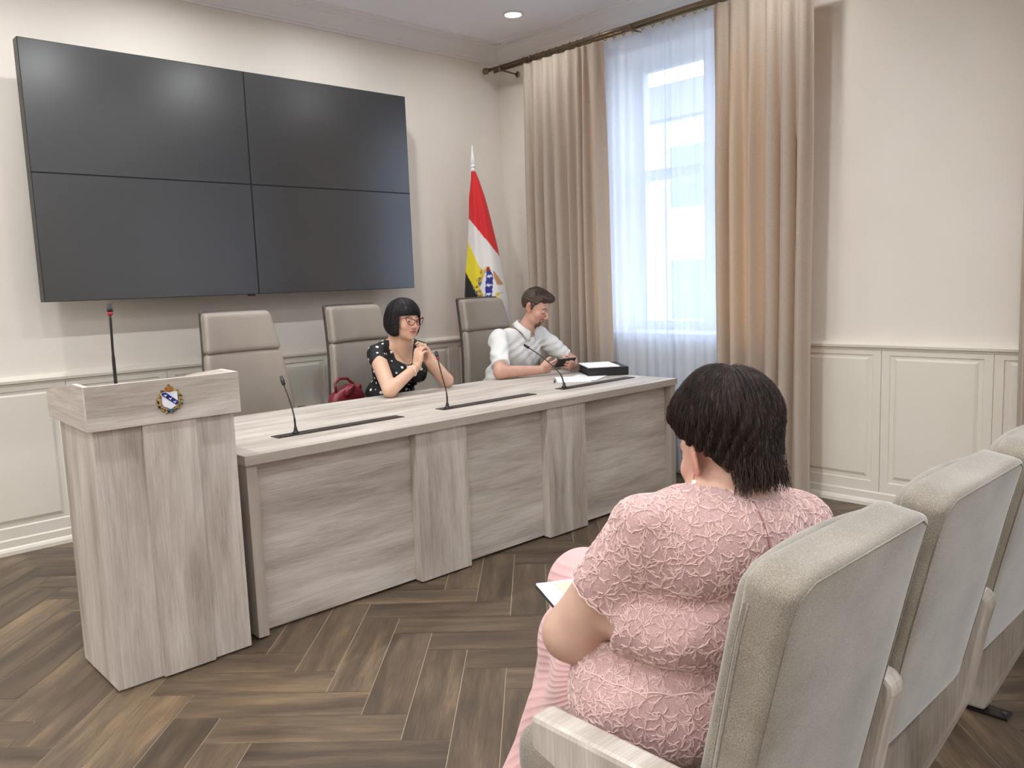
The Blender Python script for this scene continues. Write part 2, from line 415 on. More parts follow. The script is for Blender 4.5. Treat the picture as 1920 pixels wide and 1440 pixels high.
# radiators under the windows
def radiator(y, label):
    r = empty('radiator', (-.070, y, .18)); tag(r, label, 'radiator')
    mb = MB()
    for k in range(12): mb.rbox((.024, .034, .27), .014, (0, (k-5.5)*.078, .29), 3)
    mb.build('sections', M_white, r, True)
    mb = MB(); mb.tube([(0, -.46, .05), (0, .46, .05)], .018); mb.tube([(0, -.46, .53), (0, .46, .53)], .018)
    mb.tube([(0, .46, .05), (0, .54, .05), (0, .54, -.18)], .011); mb.tube([(.034, .2, .48), (0, .2, .48)], .012); mb.tube([(.034, -.2, .48), (0, -.2, .48)], .012); mb.tube([(.0, -.46, .05), (0, -.5, .05), (0, -.5, -.18)], .011)
    mb.build('pipes', M_white, r, True)
radiator(-1.75, 'white sectional radiator under the window behind the sheer curtain by the desk')

# ------------------------------------------------------------------ recessed downlights
M_glow = emit('lamp_diffuser', (1.0, 0.97, 0.93), 14.0)
def downlight(x, y, label, group='recessed downlights'):
    d = empty('ceiling_downlight', (x, y, zc)); tag(d, label, 'ceiling lamp', group)
    MB().lathe([(.056, 0), (.072, 0), (.074, -.003), (.070, -.008), (.061, -.010), (.057, -.006), (.056, 0)], n=36).build('trim_ring', M_white, d, True)
    MB().lathe([(.0, -.0045), (.058, -.0045), (.058, -.001), (0, -.001)], n=36).build('diffuser', M_glow, d)
    l = bpy.data.lights.new('downlight_lamp', 'AREA'); l.shape = 'DISK'; l.size = .09; l.energy = LAMP_W*(0.30 if x > -1 else 0.78 if x > -2 else 1.0)*(0.72 if y < -4 else 1.0); l.color = (0.96, 0.975, 1.0); l.spread = math.radians(165)
    o = bpy.data.objects.new('downlight_lamp', l); COL.objects.link(o); o.parent = d; o.location = (0, 0, -.012)
downlight(-.568, -.782, 'lit round recessed downlight in the ceiling near the curtain corner')
for x in (-.568, -1.72, -2.87, -4.02, -5.17, -6.32, -7.47, -8.62):
    for y in (-.782, -2.6, -4.4, -6.2, -7.9):
        if x == -.568 and y != -2.6: continue
        downlight(x, y, 'round recessed downlight in the ceiling outside the photo frame', 'downlights over the hall')

# ------------------------------------------------------------------ curtains
def drape(name, ya, yb, xc, ztop, zbot, amp, nf, mat, label, cat, group=None, seed=1, flat=None, closed=True, rag=0.0):
    r = random.Random(seed); N = nf*14; H = 46
    # irregular folds: phase map
    ks = [0.0]
    for i in range(nf): ks.append(ks[-1]+r.uniform(.55, 1.6))
    ks = [k/ks[-1] for k in ks]; am = [r.uniform(.65, 1.15) for _ in range(nf+1)]; sk = [r.uniform(-.25, .25) for _ in range(nf+1)]
    vs = []; fs = []
    for h in range(H+1):
        t = h/H; z = ztop+(zbot-ztop)*t
        grow = 0.35+0.65*min(1, t*3.2)
        for s in range(N+1):
            u = s/N; fi = u*nf; i = min(int(fi), nf-1); q = fi-i
            y = ya+(yb-ya)*(ks[i]+(ks[i+1]-ks[i])*q)
            ph = 2*PI*q; a = amp*(am[i]*(1-q)+am[i+1]*q)
            sh = -math.cos(ph); shp = math.copysign(abs(sh)**0.75, sh)
            x = xc-a*grow*shp+0.012*math.sin(3*t+i*1.7)*t
            y += sk[i]*0.05*math.sin(ph)*grow+0.010*math.sin(2.2*t*2+i)*t
            if t < .03: x = xc-a*.30*shp
            if rag and t < 1e-6: z = ztop-rag*(0.5+.5*math.cos(ph*1.0))
            vs.append((x, y, z))
    for h in range(H):
        for s in range(N):
            a = h*(N+1)+s; fs.append((a, a+1, a+N+2, a+N+1))
    me = bpy.data.meshes.new(name); me.from_pydata(vs, [], fs); o = link(name, me, mat, None, True)
    tag(o, label, cat, group)
    return o
CR = 3.052
drape('curtain', -.47, -1.275, -.195, CR-.035, .035, .040, 8, M_drape, 'beige floor-length curtain on the left of the sheer, nearest the flag', 'curtain', seed=3, rag=.008)
drape('curtain', -2.155, -2.80, -.195, CR-.035, .035, .046, 6, M_drape, 'beige floor-length curtain on the right of the sheer, behind the pink dressed woman', 'curtain', seed=11, rag=.008)
drape('sheer_curtain', -1.20, -2.24, -.128, CR-.03, .05, .016, 13, M_sheer, 'white sheer voile curtain hanging over the window between two beige curtains', 'curtain', seed=5, rag=.012)
drape('curtain', -3.865, -4.5, -.195, CR-.035, .035, .05, 5, M_drape, 'beige curtain just showing at the right edge of the photo', 'curtain', seed=21)
drape('sheer_curtain', -4.45, -5.75, -.128, CR-.03, .05, .016, 14, M_sheer, 'white sheer curtain of the second window beyond the right edge', 'curtain', seed=6)
def rod(ya, yb, label):
    r = empty('curtain_rod', (0, 0, CR)); tag(r, label, 'curtain rod')
    for x in (-.195, -.128): MB().tube([(x, ya, 0), (x, yb, 0)], .0125, 16).build('rod', M_brass, r, True)
    for s, y in ((1, ya), (-1, yb)):
        mb = MB(); mb.lathe([(.013, 0), (.016, .004*s), (.016, .012*s), (.011, .016*s), (.011, .024*s), (.021, .028*s), (.021, .034*s), (.025, .036*s), (.025, .060*s), (.018, .064*s), (.006, .067*s)], (-.195, y, 0), 20, 'y').build('finial', M_brass, r, True)
        MB().lathe([(.013, 0), (.015, .006*s), (.015, .014*s), (.006, .018*s)], (-.128, y, 0), 16, 'y').build('end_cap', M_brass, r, True)
    n = 3
    for k in range(n):
        y = ya-.12+(yb-ya+.24)*k/(n-1)
        MB().tube([(-.002, y, -.03), (-.05, y, -.03), (-.195, y, -.022)], .007).tube([(-.195, y-.008, -.014), (-.195, y+.008, -.014)], .018).lathe([(.024, 0), (.024, .005), (.008, .008)], (-.008, y, -.03), 16, 'x').build('bracket', M_brass, r, True)
    def ring(y, x):
        pts = [(x+.019*math.cos(a), y+.003*math.sin(a*2), .019*math.sin(a)-.004) for a in [2*PI*k/14 for k in range(15)]]
        MB().tube(pts, .0022, 6, False).tube([(x, y, -.022), (x, y, -.036)], .0018, 6).build('ring', M_brass, r, True)
    return r, ring
r1, ring = rod(-.11, -2.93, 'double antique brass curtain rod above the window with ringed curtains')
for k in range(12): ring(-.50-.068*k, -.195)
for k in range(9): ring(-2.19-.07*k, -.195)
for k in range(12): ring(-1.24-.082*k, -.128)
rod(-3.55, -6.4, 'double brass curtain rod of the second window beyond the right edge')

# ------------------------------------------------------------------ video wall
def srgb_(*a): return srgb(*a)
M_scr = plain('matte_screen', srgb(24, 25, 26), 0.26, 0, 1.0); M_scr.node_tree.nodes['Principled BSDF'].inputs['IOR'].default_value = 1.62
M_bez = plain('bezel', srgb(14, 14, 15), 0.4)
vw = empty('video_wall', ((-3.5635-1.1466)/2, -.2526, 1.3616)); tag(vw, 'large black video wall of four displays, switched off, above the desk', 'screen')
VWW, VWH = 2.4169, 1.3448
for i in range(2):
    for j in range(2):
        cx = (-.25+.5*i)*VWW*1.0; cz = VWH*(.25+.5*j); hw, hh = VWW/4-.0008, VWH/4-.0008
        mb = MB(); mb.cm = 1; mb.box(cx-hw, cx+hw, .001, .075, cz-hh, cz+hh); mb.cm = 0
        mb.box(cx-hw+.003, cx+hw-.003, -.0005, .001, cz-hh+.003, cz+hh-.003)
        mb.build('display', [M_scr, M_bez], vw)
mb = MB()
for i in (-.9, -.3, .3, .9): mb.box(i-.03, i+.03, .085, .235, .1, VWH-.1)
mb.box(-1.0, 1.0, .075, .10, .25, .32).box(-1.0, 1.0, .075, .10, VWH-.32, VWH-.25)
mb.build('mounting_frame', M_blackmetal, vw)
MB().box(-.062, -.022, .004, .03, -.010, 0).build('receiver', M_black, vw)

# ------------------------------------------------------------------ conference desk
DX0, DX1, DY, DYB, DZ = -3.388, -.554, -2.118, -1.103, .749
dk = empty('conference_desk', ((DX0+DX1)/2, (DY+DYB)/2, 0)); tag(dk, 'long pale washed-oak presidium desk with three microphones', 'desk')
ox, oy = dk.location.x, dk.location.y
def dbox(mb, a, b, c, d, e, f): return mb.box(a-ox, b-ox, c-oy, d-oy, e, f)
top = MB(); dbox(top, DX0+.001, DX1-.001, DY+.001, DYB, DZ-.038, DZ); top.build('tabletop', M_oak, dk, uv=0)
m = MB(); dbox(m, DX0, DX1, DY-.0005, DY+.0009, DZ-.0382, DZ-.0003); m.build('edge_band', M_oak_edge, dk, uv=0)
m = MB(); dbox(m, DX0-.0005, DX0+.0009, DY, DYB, DZ-.0382, DZ-.0003); m.build('edge_band', M_oak_edge, dk, uv=1)
FB = DY+.012
for (a, b) in ((DX0+.045, -2.567), (-2.264, -1.706), (-1.404, DX1-.045)):
    m = MB(); dbox(m, a, b, DY+.062, DY+.082, .012, DZ-.039); m.build('front_panel', M_oak, dk, uv=0)
for (a, b) in ((-2.567, -2.264), (-1.706, -1.404)):
    m = MB(); dbox(m, a, b, FB, DY+.062, .008, DZ-.039); m.build('pilaster', M_oak, dk, uv=2, bevel=.0008)
for a in (DX0+.008, DX1-.053):
    m = MB(); dbox(m, a, a+.045, FB, DYB-.02, .008, DZ-.039); m.build('end_panel', M_oak_edge, dk, uv=2, bevel=.0008)
for a in (-2.43, -1.55):
    m = MB(); dbox(m, a, a+.03, DY+.083, DYB-.15, .008, DZ-.039); m.build('partition', M_oak_edge, dk, uv=2)
for a in (-3.118, -2.208, -1.322):
    m = MB(); x = a-ox
    dbox(m, a, a+.665, -1.872, -1.800, DZ-.004, DZ+.0028)
    dbox(m, a+.10, a+.66, -1.868, -1.804, DZ+.0028, DZ+.0040)
    for k in range(3): dbox(m, a+.012+.022*k, a+.024+.022*k, -1.868, -1.858, DZ+.0028, DZ+.006)
    m.build('cable_hatch', M_dark, dk)
    m = MB()
    for k in range(2): dbox(m, a+.030+.022*k, a+.036+.022*k, -1.845, -1.838, DZ+.0028, DZ+.0042)
    m.build('hatch_button', M_steel, dk)

# ------------------------------------------------------------------ microphones
def mic(name, base, pts, tilt, label, ring=M_black, hr=.0085, hl=.045, stem=.0032):
    """pts: absolute gooseneck points from base to head root; last = head tip"""
    b = Vector(base); m = empty(name, base); tag(m, label, 'microphone')
    P = [Vector(p)-b for p in pts]; tip = P[-1]; root = P[-2]; d = (tip-root).normalized()
    MB().lathe([(.017, 0), (.017, .004), (.010, .010), (.0075, .022), (.006, .03)], (0, 0, 0), 20).build('mount', M_black, m, True)
    # smooth neck
    Q = [P[0]]; n = len(P)-1
    for i in range(n-1):
        p0, p1, p2, p3 = P[max(i-1, 0)], P[i], P[i+1], P[min(i+2, n)]
        for s in range(1, 7):
            t = s/6; Q.append(0.5*((2*p1)+(-p0+p2)*t+(2*p0-5*p1+4*p2-p3)*t*t+(-p0+3*p1-3*p2+p3)*t**3))
    MB().tube(Q, [stem*1.35 if k < len(Q)*.3 else stem for k in range(len(Q))], 10).build('gooseneck', M_black, m, True)
    h = MB().tube([root, root+d*.006, root+d*.008, root+d*.012], [hr*.7, hr*1.05, hr*1.1, hr*.95], 16); h.build('light_ring', ring, m, True)
    h = MB().tube([root+d*.011, root+d*.014, root+d*(hl*.6), root+d*(hl*.62), root+d*(hl-.003), root+d*hl], [hr*.8, hr, hr*1.05, hr*.9, hr*.9, hr*.5], 16); h.build('capsule', M_black, m, True)
    return m
z0 = DZ+.003
mic('gooseneck_microphone', (-3.015, -1.835, z0), [(-3.015, -1.835, z0+.01), (-3.015, -1.831, .826), (-3.015, -1.806, .884), (-3.015, -1.758, .962), (-3.015, -1.728, 1.014)], 0, 'black gooseneck microphone at the empty first seat, nearest the lectern')
mic('gooseneck_microphone', (-2.164, -1.845, z0), [(-2.164, -1.845, z0+.01), (-2.164, -1.842, .835), (-2.164, -1.803, .943), (-2.164, -1.786, 1.0), (-2.164, -1.771, 1.045)], 0, 'black gooseneck microphone with a red collar in front of the woman with glasses', plain('red_collar', srgb(150, 60, 52), .4))
mic('gooseneck_microphone', (-1.257, -1.815, z0), [(-1.257, -1.815, z0+.01), (-1.257, -1.795, .819), (-1.257, -1.742, .864), (-1.257, -1.634, .929), (-1.257, -1.53, .976), (-1.257, -1.490, .993)], 0, 'black gooseneck microphone bent low in front of the man in the white shirt')

# ------------------------------------------------------------------ lectern
LX0, LX1, LY, LYB, LZ = -3.9435, -3.4072, -2.161, -1.700, 1.085
lc = empty('lectern', ((LX0+LX1)/2, (LY+LYB)/2, 0)); tag(lc, 'pale washed-oak speaker lectern with a coat of arms on its front', 'lectern')
ox, oy = lc.location.x, lc.location.y
bx0, bx1, by = LX0+.021, LX1-.021, LY+.010
def lb(a, b, c, d, e, f): return MB().box(a-ox, b-ox, c-oy, d-oy, e, f)
lb(bx0+.018, bx1-.018, by+.012, by+.030, .008, .97).build('front_panel', M_oak, lc, uv=2)
lb(-3.767, -3.578, by-.004, by+.012, .008, .932).build('pilaster', M_oak, lc, uv=2, bevel=.0008)
lb(bx0, bx0+.018, by+.012, LYB-.055, .008, .97).build('side_panel', M_oak, lc, uv=2, bevel=.0008)
lb(bx1-.018, bx1, by+.012, LYB-.055, .008, .97).build('side_panel', M_oak, lc, uv=2, bevel=.0008)
lb(bx0+.018, bx1-.018, by+.04, LYB-.08, .45, .468).build('shelf', M_oak, lc, uv=0)
lb(LX0, LX1, LY, LY+.018, .932, LZ).build('front_fascia', M_oak, lc, uv=0, bevel=.0008)
prof = [(LY+.018-oy, .932), (LYB-oy, .945), (LYB-oy, 1.047), (LY+.135-oy, LZ+.003), (LY+.018-oy, LZ)]
for a in (LX0, LX1-.018): MB().prism(prof, a-ox, a+.018-ox, 'x').build('side_fascia', M_oak, lc, uv=1, bevel=.0008)
MB().prism([(LY+.018-oy, 1.040), (LYB-oy, 1.0), (LYB-oy, 1.018), (LY+.018-oy, 1.058)], LX0+.018-ox, LX1-.018-ox, 'x').build('reading_surface', M_oak, lc, uv=0)

# coat of arms on the lectern: shield with a blue bend and three birds, crown, wreath
M_gold = mottled('gold_paint', srgb(150, 112, 52), srgb(214, 178, 98), 160, .35, spec=.6)
M_wht = plain('enamel_white', srgb(232, 234, 240), .3); M_blue = plain('enamel_blue', srgb(24, 38, 118), .3); M_teal = plain('ribbon_blue', srgb(42, 100, 140), .4)
M_crown = mottled('crown_bronze', srgb(96, 62, 24), srgb(176, 126, 60), 220, .35)
em = empty('coat_of_arms', (-3.668-ox, LY-oy-.0005, 1.010)); em.parent = lc; em['label'] = 'small coloured coat of arms with crown, shield and wreath'
def ply(poly, d0, d1, name, mat):
    return MB().prism(poly, -d1, -d0, 'y').build(name, mat, em)
sh = [(-.027, .028), (-.014, .030), (0, .0275), (.014, .030), (.027, .028), (.027, -.012), (.022, -.022), (.010, -.027), (0, -.033), (-.010, -.027), (-.022, -.022), (-.027, -.012)]
ply(sh, 0, .004, 'shield', M_wht)
ply([(-.027, .028), (-.013, .028), (.027, -.006), (.027, -.014), (.020, -.020), (-.027, .019)], .004, .005, 'bend', M_blue)
bird = [(-1, .35), (-.55, .6), (-.25, .1), (0, .55), (.2, .1), (.6, .6), (1, .3), (.5, -.1), (.2, -.2), (.25, -.75), (-.1, -.75), (-.1, -.25), (-.5, -.1)]
mb = MB()
for (cx, cy) in ((-.015, .017), (.001, .004), (.016, -.009)):
    mb.prism([(cx+p*.0058, cy+q*.0062) for p, q in bird], -.0056, -.005, 'y')
mb.build('birds', M_wht, em)
mb = MB(); mb.prism([(-.012, .030), (.012, .030), (.0145, .040), (.011, .047), (.004, .049), (0, .046), (-.004, .049), (-.011, .047), (-.0145, .040)], -.006, 0, 'y')
mb.prism([(-.0015, .048), (.0015, .048), (.0015, .056), (-.0015, .056)], -.004, 0, 'y').prism([(-.004, .052), (.004, .052), (.004, .0545), (-.004, .0545)], -.004, 0, 'y')
mb.build('crown', M_crown, em)
def leafring(mat, name, ph, cnt, seed):
    r = random.Random(seed); mb = MB()
    for k in range(cnt):
        s = -1 if k % 2 else 1; t = (k//2+ph)/(cnt/2)
        a = math.radians(62-150*t); R = .040; cx, cy = s*R*math.cos(a)*.98, R*math.sin(a)-.002
        for q in range(3):
            an = r.uniform(0, 2*PI); L = r.uniform(.006, .010); wd = L*.42
            px, py = cx+r.uniform(-.004, .004), cy+r.uniform(-.004, .004); c, s_ = math.cos(an), math.sin(an)
            mb.prism([(px+c*L-0*s_, py+s_*L), (px-s_*wd, py+c*wd), (px-c*L*.6, py-s_*L*.6), (px+s_*wd, py-c*wd)], -.003-.0004*q, 0, 'y')
    return mb.build(name, mat, em)
leafring(M_gold, 'oak_wreath', 0, 34, 2); leafring(M_teal, 'ribbon', .5, 12, 4)
mb = MB(); mb.prism([(-.012, -.034), (.012, -.034), (.016, -.042), (0, -.047), (-.016, -.042)], -.003, 0, 'y'); mb.build('ribbon_bow', M_teal, em)

mic('lectern_microphone', (-3.817, -2.083, 1.051), [(-3.817, -2.083, 1.06), (-3.817, -2.083, 1.184), (-3.8155, -2.083, 1.25), (-3.814, -2.083, 1.315), (-3.813, -2.083, 1.36)], 0, 'tall black gooseneck microphone with a red ring standing on the lectern', M_red, .0095, .045, .0042)

# ------------------------------------------------------------------ executive chairs
def exec_chair(x, y, rz, label):
    """faces local -y"""
    t = empty('executive_chair', (x, y, 0), rz); tag(t, label, 'chair', None)
    HW = .245
    def warp(zl, zh, yoff):
        def fn(px, py, pz):
            z = (zl+zh)/2+pz
            f = (z-.46)/.80                       # 0 at seat, 1 at top
            wid = 1.10-0.27*max(0, min(1, (z-.72)/.54))
            bend = .035*math.sin(f*PI)*-1+0.075*f  # lumbar curve and recline
            wrap = -.075*(px/HW)**2*(1-.4*f)
            return (px*wid, py+bend+wrap+yoff, z)
        return fn
    MB().rbox((HW, .022, .425), .021, (0, 0, 0), 12, warp(.44, 1.268, .026)).build('back_shell', M_piping, t, True)
    MB().rbox((HW-.002, .036, .292), .026, (0, 0, 0), 12, warp(.46, 1.045, -.004)).build('back_cushion', M_leather, t, True)
    MB().rbox((HW-.002, .040, .115), .028, (0, 0, 0), 12, warp(1.038, 1.268, -.008)).build('headrest', M_leather, t, True)
    def sfn(px, py, pz): return (px*(1+.06*py/.25), py-.24, pz+.465+(.02*(py/.25)**2)+(.012*(px/.26)**2))
    MB().rbox((.26, .25, .05), .045, (0, 0, 0), 8, sfn).build('seat', M_leather, t, True)
    for s in (-1, 1):
        MB().tube([(s*.26, -.05, .43), (s*.31, -.06, .45), (s*.325, -.10, .60), (s*.325, -.12, .655)], .014, 10).build('arm_post', M_chrome, t, True)
        def af(px, py, pz, s=s): return (px+s*.325, py-.20, pz+.672)
        MB().rbox((.028, .145, .016), .014, (0, 0, 0), 5, af).build('armrest', M_black, t, True)
    MB().lathe([(.032, .10), (.032, .26), (.018, .26), (.018, .40), (.10, .405), (.11, .415)], (0, -.20, 0), 20).build('gas_lift', M_chrome, t, True)
    b = MB()
    for k in range(5):
        a = 2*PI*k/5+.3; b.tube([(0, -.20, .105), (.16*math.cos(a), -.20+.16*math.sin(a), .095), (.30*math.cos(a), -.20+.30*math.sin(a), .07)], [.026, .020, .014], 8)
    b.build('star_base', M_chrome, t, True)
    for k in range(5):
        a = 2*PI*k/5+.3; cx, cy = .30*math.cos(a), -.20+.30*math.sin(a)
        MB().lathe([(.027, -.022), (.030, -.016), (.030, -.004), (.012, -.003), (.012, .003), (.030, .004), (.030, .016), (.027, .022)], (cx, cy, .030), 16, 'x').build('caster', M_black, t, True)
    return t
exec_chair(-2.675, -.62, .04, 'taupe leather high-back chair standing empty, nearest the lectern')
exec_chair(-1.885, -.60, .10, 'taupe leather high-back chair behind the woman with glasses')
exec_chair(-.800, -.60, .06, 'taupe leather high-back chair behind the man in the white shirt')

# ------------------------------------------------------------------ papers, binder, pen on the desk
def slab(name, pts, z0_, z1_, mat, label=None, cat=None, bev=0.0, parent=None, group=None):
    cx = sum(p[0] for p in pts)/len(pts); cy = sum(p[1] for p in pts)/len(pts)
    o = MB().prism([(p[0]-cx, p[1]-cy) for p in pts], 0, z1_-z0_, 'z').build(name, mat, parent, bevel=bev)
    o.location = (cx, cy, z0_)
    if label: tag(o, label, cat, group)
    return o
bn = empty('document_binder', (-.56, -1.52, DZ+.001), 0.93); tag(bn, 'thick black document binder lying at the right end of the desk', 'binder')
MB().rbox((.165, .135, .003), .003, (0, 0, .003), 3).build('cover', M_black, bn)
MB().rbox((.165, .135, .003), .003, (0, 0, .052), 3).build('cover', M_black, bn)
MB().rbox((.004, .135, .027), .0035, (-.164, 0, .0275), 3).build('spine', M_black, bn)
MB().box(-.155, .150, -.125, .125, .007, .048).build('pages', plain('dark_pages', srgb(40, 40, 46), .7), bn)
MB().tube([(.158, -.12, .010), (.163, -.10, .030), (.163, .10, .030), (.158, .12, .010)], .004).build('zip', M_dark, bn)
p = MB().box(-.15, .15, -.105, .105, 0, .006).build('document_stack', M_paper, None); p.location = (-.60, -1.52, DZ+.0572); p.rotation_euler.z = .95
tag(p, 'stack of white documents lying on top of the black binder', 'papers')
p = MB().box(-.105, .105, -.148, .148, 0, .0012).build('paper_sheet', M_paper, None); p.location = (-.93, -1.585, DZ+.0012); p.rotation_euler.z = -.75
tag(p, 'white paper sheets on the desk under the pen', 'paper')
p = MB().box(-.105, .105, -.148, .148, 0, .0008).build('paper_sheet', M_paper, None); p.location = (-.815, -1.60, DZ+.0026); p.rotation_euler.z = -1.15
tag(p, 'white paper sheet reaching toward the black binder', 'paper')
pen = empty('pen', (-1.075, -1.565, DZ+.0065), -.85); tag(pen, 'dark pen lying on white paper beside the man\'s forearm', 'pen')
MB().tube([(0, -.055, 0), (0, .055, 0)], .0045, 10).build('barrel', plain('navy_plastic', srgb(40, 42, 70), .4), pen, True)
MB().tube([(0, .055, 0), (0, .068, 0)], [.0042, .001], 10).build('tip', M_steel, pen, True)
MB().box(-.001, .001, -.052, -.015, .0045, .0065).build('clip', M_steel, pen)

# ------------------------------------------------------------------ burgundy bag on the second chair
bg = empty('handbag', (-2.10, -.78, .50), .35); tag(bg, 'burgundy leather bag behind the woman on the second chair', 'handbag')
M_burg = mottled('burgundy_leather', srgb(92, 22, 30), srgb(132, 40, 48), 9, .38, .3, 60, dist=.002)
def bf(px, py, pz):
    z = pz+.14; s = 1-.18*(z/.28)
    return (px*s+.012*math.sin(9*z+px*14), py*s*(1.0+.25*math.sin(px*16))+.012*math.sin(px*22+z*18), z+.018*math.sin(px*17+1)*(z/.28))
MB().rbox((.15, .07, .14), .055, (0, 0, 0), 12, bf).build('bag_body', M_burg, bg, True)
MB().tube([(-.09, .0, .26), (-.085, .01, .31), (-.03, .02, .335), (.04, .02, .33), (.09, .01, .29), (.10, 0, .25)], .009, 8).build('bag_handle', M_burg, bg, True)
for q in ((-.02, -.05, .265), (.05, -.045, .26)):
    MB().rbox((.045, .016, .022), .014, q, 5, lambda a, b, c: (a, b+.3*a*a*10, c+.012*math.sin(a*40))).build('bag_flap', M_burg, bg, True)

# ------------------------------------------------------------------ flag
fx, fy = -.579, -.30
fl = empty('flagpole', (fx, fy, 0)); tag(fl, 'white flagpole with a draped red, white, yellow and black flag in the corner', 'flag')
MB().tube([(0, 0, .05), (0, 0, 2.22)], .0125, 16).build('pole', M_white, fl, True)
MB().lathe([(.16, 0), (.16, .012), (.05, .03), (.025, .06), (.02, .09)], n=36).build('base', M_white, fl, True)
MB().lathe([(.0125, 2.215), (.017, 2.222), (.019, 2.235), (.012, 2.243), (.012, 2.247), (.020, 2.254), (.020, 2.262), (.012, 2.270), (.013, 2.276), (.019, 2.286), (.014, 2.32), (.004, 2.40), (.001, 2.415)], n=24).build('finial', M_white, fl, True)
RED, WHT, YEL, BLK, NAV = srgb(206, 30, 34), srgb(222, 218, 214), srgb(222, 204, 40), srgb(26, 18, 22), srgb(38, 40, 130)
# cloth hangs as a bundled cone; s runs across the visible front
right = np.array([.73, -.68]); toward = np.array([-.68, -.73])
NS, NZ = 150, 240; z_hi, z_lo = 2.216, .62
vs = []; cl = []
# control outline (z, left, right) metres from the pole along photo right
OZ = np.array([2.216, 2.15, 2.02, 1.87, 1.65, 1.45, 1.26, 1.0, .62]); OL = np.array([-.014, -.020, -.040, -.048, -.066, -.092, -.108, -.115, -.10]); ORt = np.array([.020, .045, .085, .120, .165, .200, .230, .25, .24])
def in_bird(u, v): return (abs(v) < .35 and abs(u) < .16) or (abs(v-.25-(-.9*abs(abs(u)-.5)+.1)) < .28 and abs(u) < .95)
rr = random.Random(4); blobs = [(rr.uniform(-.095, -.005), rr.uniform(1.27, 1.50)) for _ in range(60)]
def flagcol(h, z, s):
    """h: metres to photo right of the pole"""
    zr = 1.87-(h+.048)*1.30
    zb = 1.72-(h+.07)*2.4 if h < .03 else 1.50-(h-.03)*2.2
    # emblem: shield centre
    ex, ez = .088, 1.345
    du, dv = h-ex, z-ez
    # tilted blue bend
    if z < 1.50 and abs(du)*1.5+abs(dv)*.62 < .105 and z > 1.10:
        if z > 1.468 and abs(du) < .03: return srgb(150, 34, 44)
        if abs(du-dv*.10) < .027:
            for bz in (1.425, 1.358, 1.290, 1.223):
                if in_bird((du-dv*.10)/.021, (z-bz)/.024): return srgb(225, 225, 238)
            return NAV
        return srgb(224, 222, 222)
    dist = abs(du)*1.5+abs(dv)*.62
    wob = .022*math.sin(h*95+z*50)+.016*math.sin(z*140-h*60)
    if h > .125 and z > 1.36 and dist < .175: return srgb(186, 142, 92) if z < 1.47-(h-.13)*1.5 else WHT
    if dist < .158+wob and z < 1.50 and not (h > .10 and z > 1.30):
        q = math.sin(h*170+2*math.sin(z*60))+math.sin(z*130+3*math.sin(h*90))
        if q > .15: return srgb(206, 172, 50)
        if q > -.75: return srgb(150, 112, 40) if h < .04 else srgb(226, 200, 110)
        return srgb(52, 92, 146) if math.sin(h*60+z*41) > -.4 else (BLK if h < .0 else srgb(210, 190, 90))
    if z > zr: return RED
    if z > zb: return WHT
    if z > zb-.30+(h+.1)*.4: return YEL
    zk = 1.30+(-.03-h)*-.7
    if z > 1.285-(h+.11)*.9: return BLK
    return RED if z > 1.0 else srgb(170, 26, 32)
for k in range(NZ+1):
    z = z_hi+(z_lo-z_hi)*k/NZ; L = np.interp(-z, -OZ, OL); Rr = np.interp(-z, -OZ, ORt); w_ = (Rr-L)/2; c_ = (Rr+L)/2
    for s in range(NS+1):
        a = 2*PI*s/NS; h = c_+w_*math.cos(a); d = (.45*w_+.010)*math.sin(a)
        d += .010*min(1, (z_hi-z)*2)*math.sin(7*h/max(w_, .02)+1.5)*(1 if math.sin(a) > 0 else .4)
        p_ = right*h+toward*(d+.012)
        vs.append((p_[0], p_[1], z)); cl.append(flagcol(h+.0, z, s))
fs = [(k*(NS+1)+s, k*(NS+1)+s+1, (k+1)*(NS+1)+s+1, (k+1)*(NS+1)+s) for k in range(NZ) for s in range(NS)]
me = bpy.data.meshes.new('flag_cloth'); me.from_pydata(vs, [], fs); me.update(); setcol(me, np.array(cl))
link('flag_cloth', me, vcol('flag_satin', .5, .3, sheen=.3), fl, True)

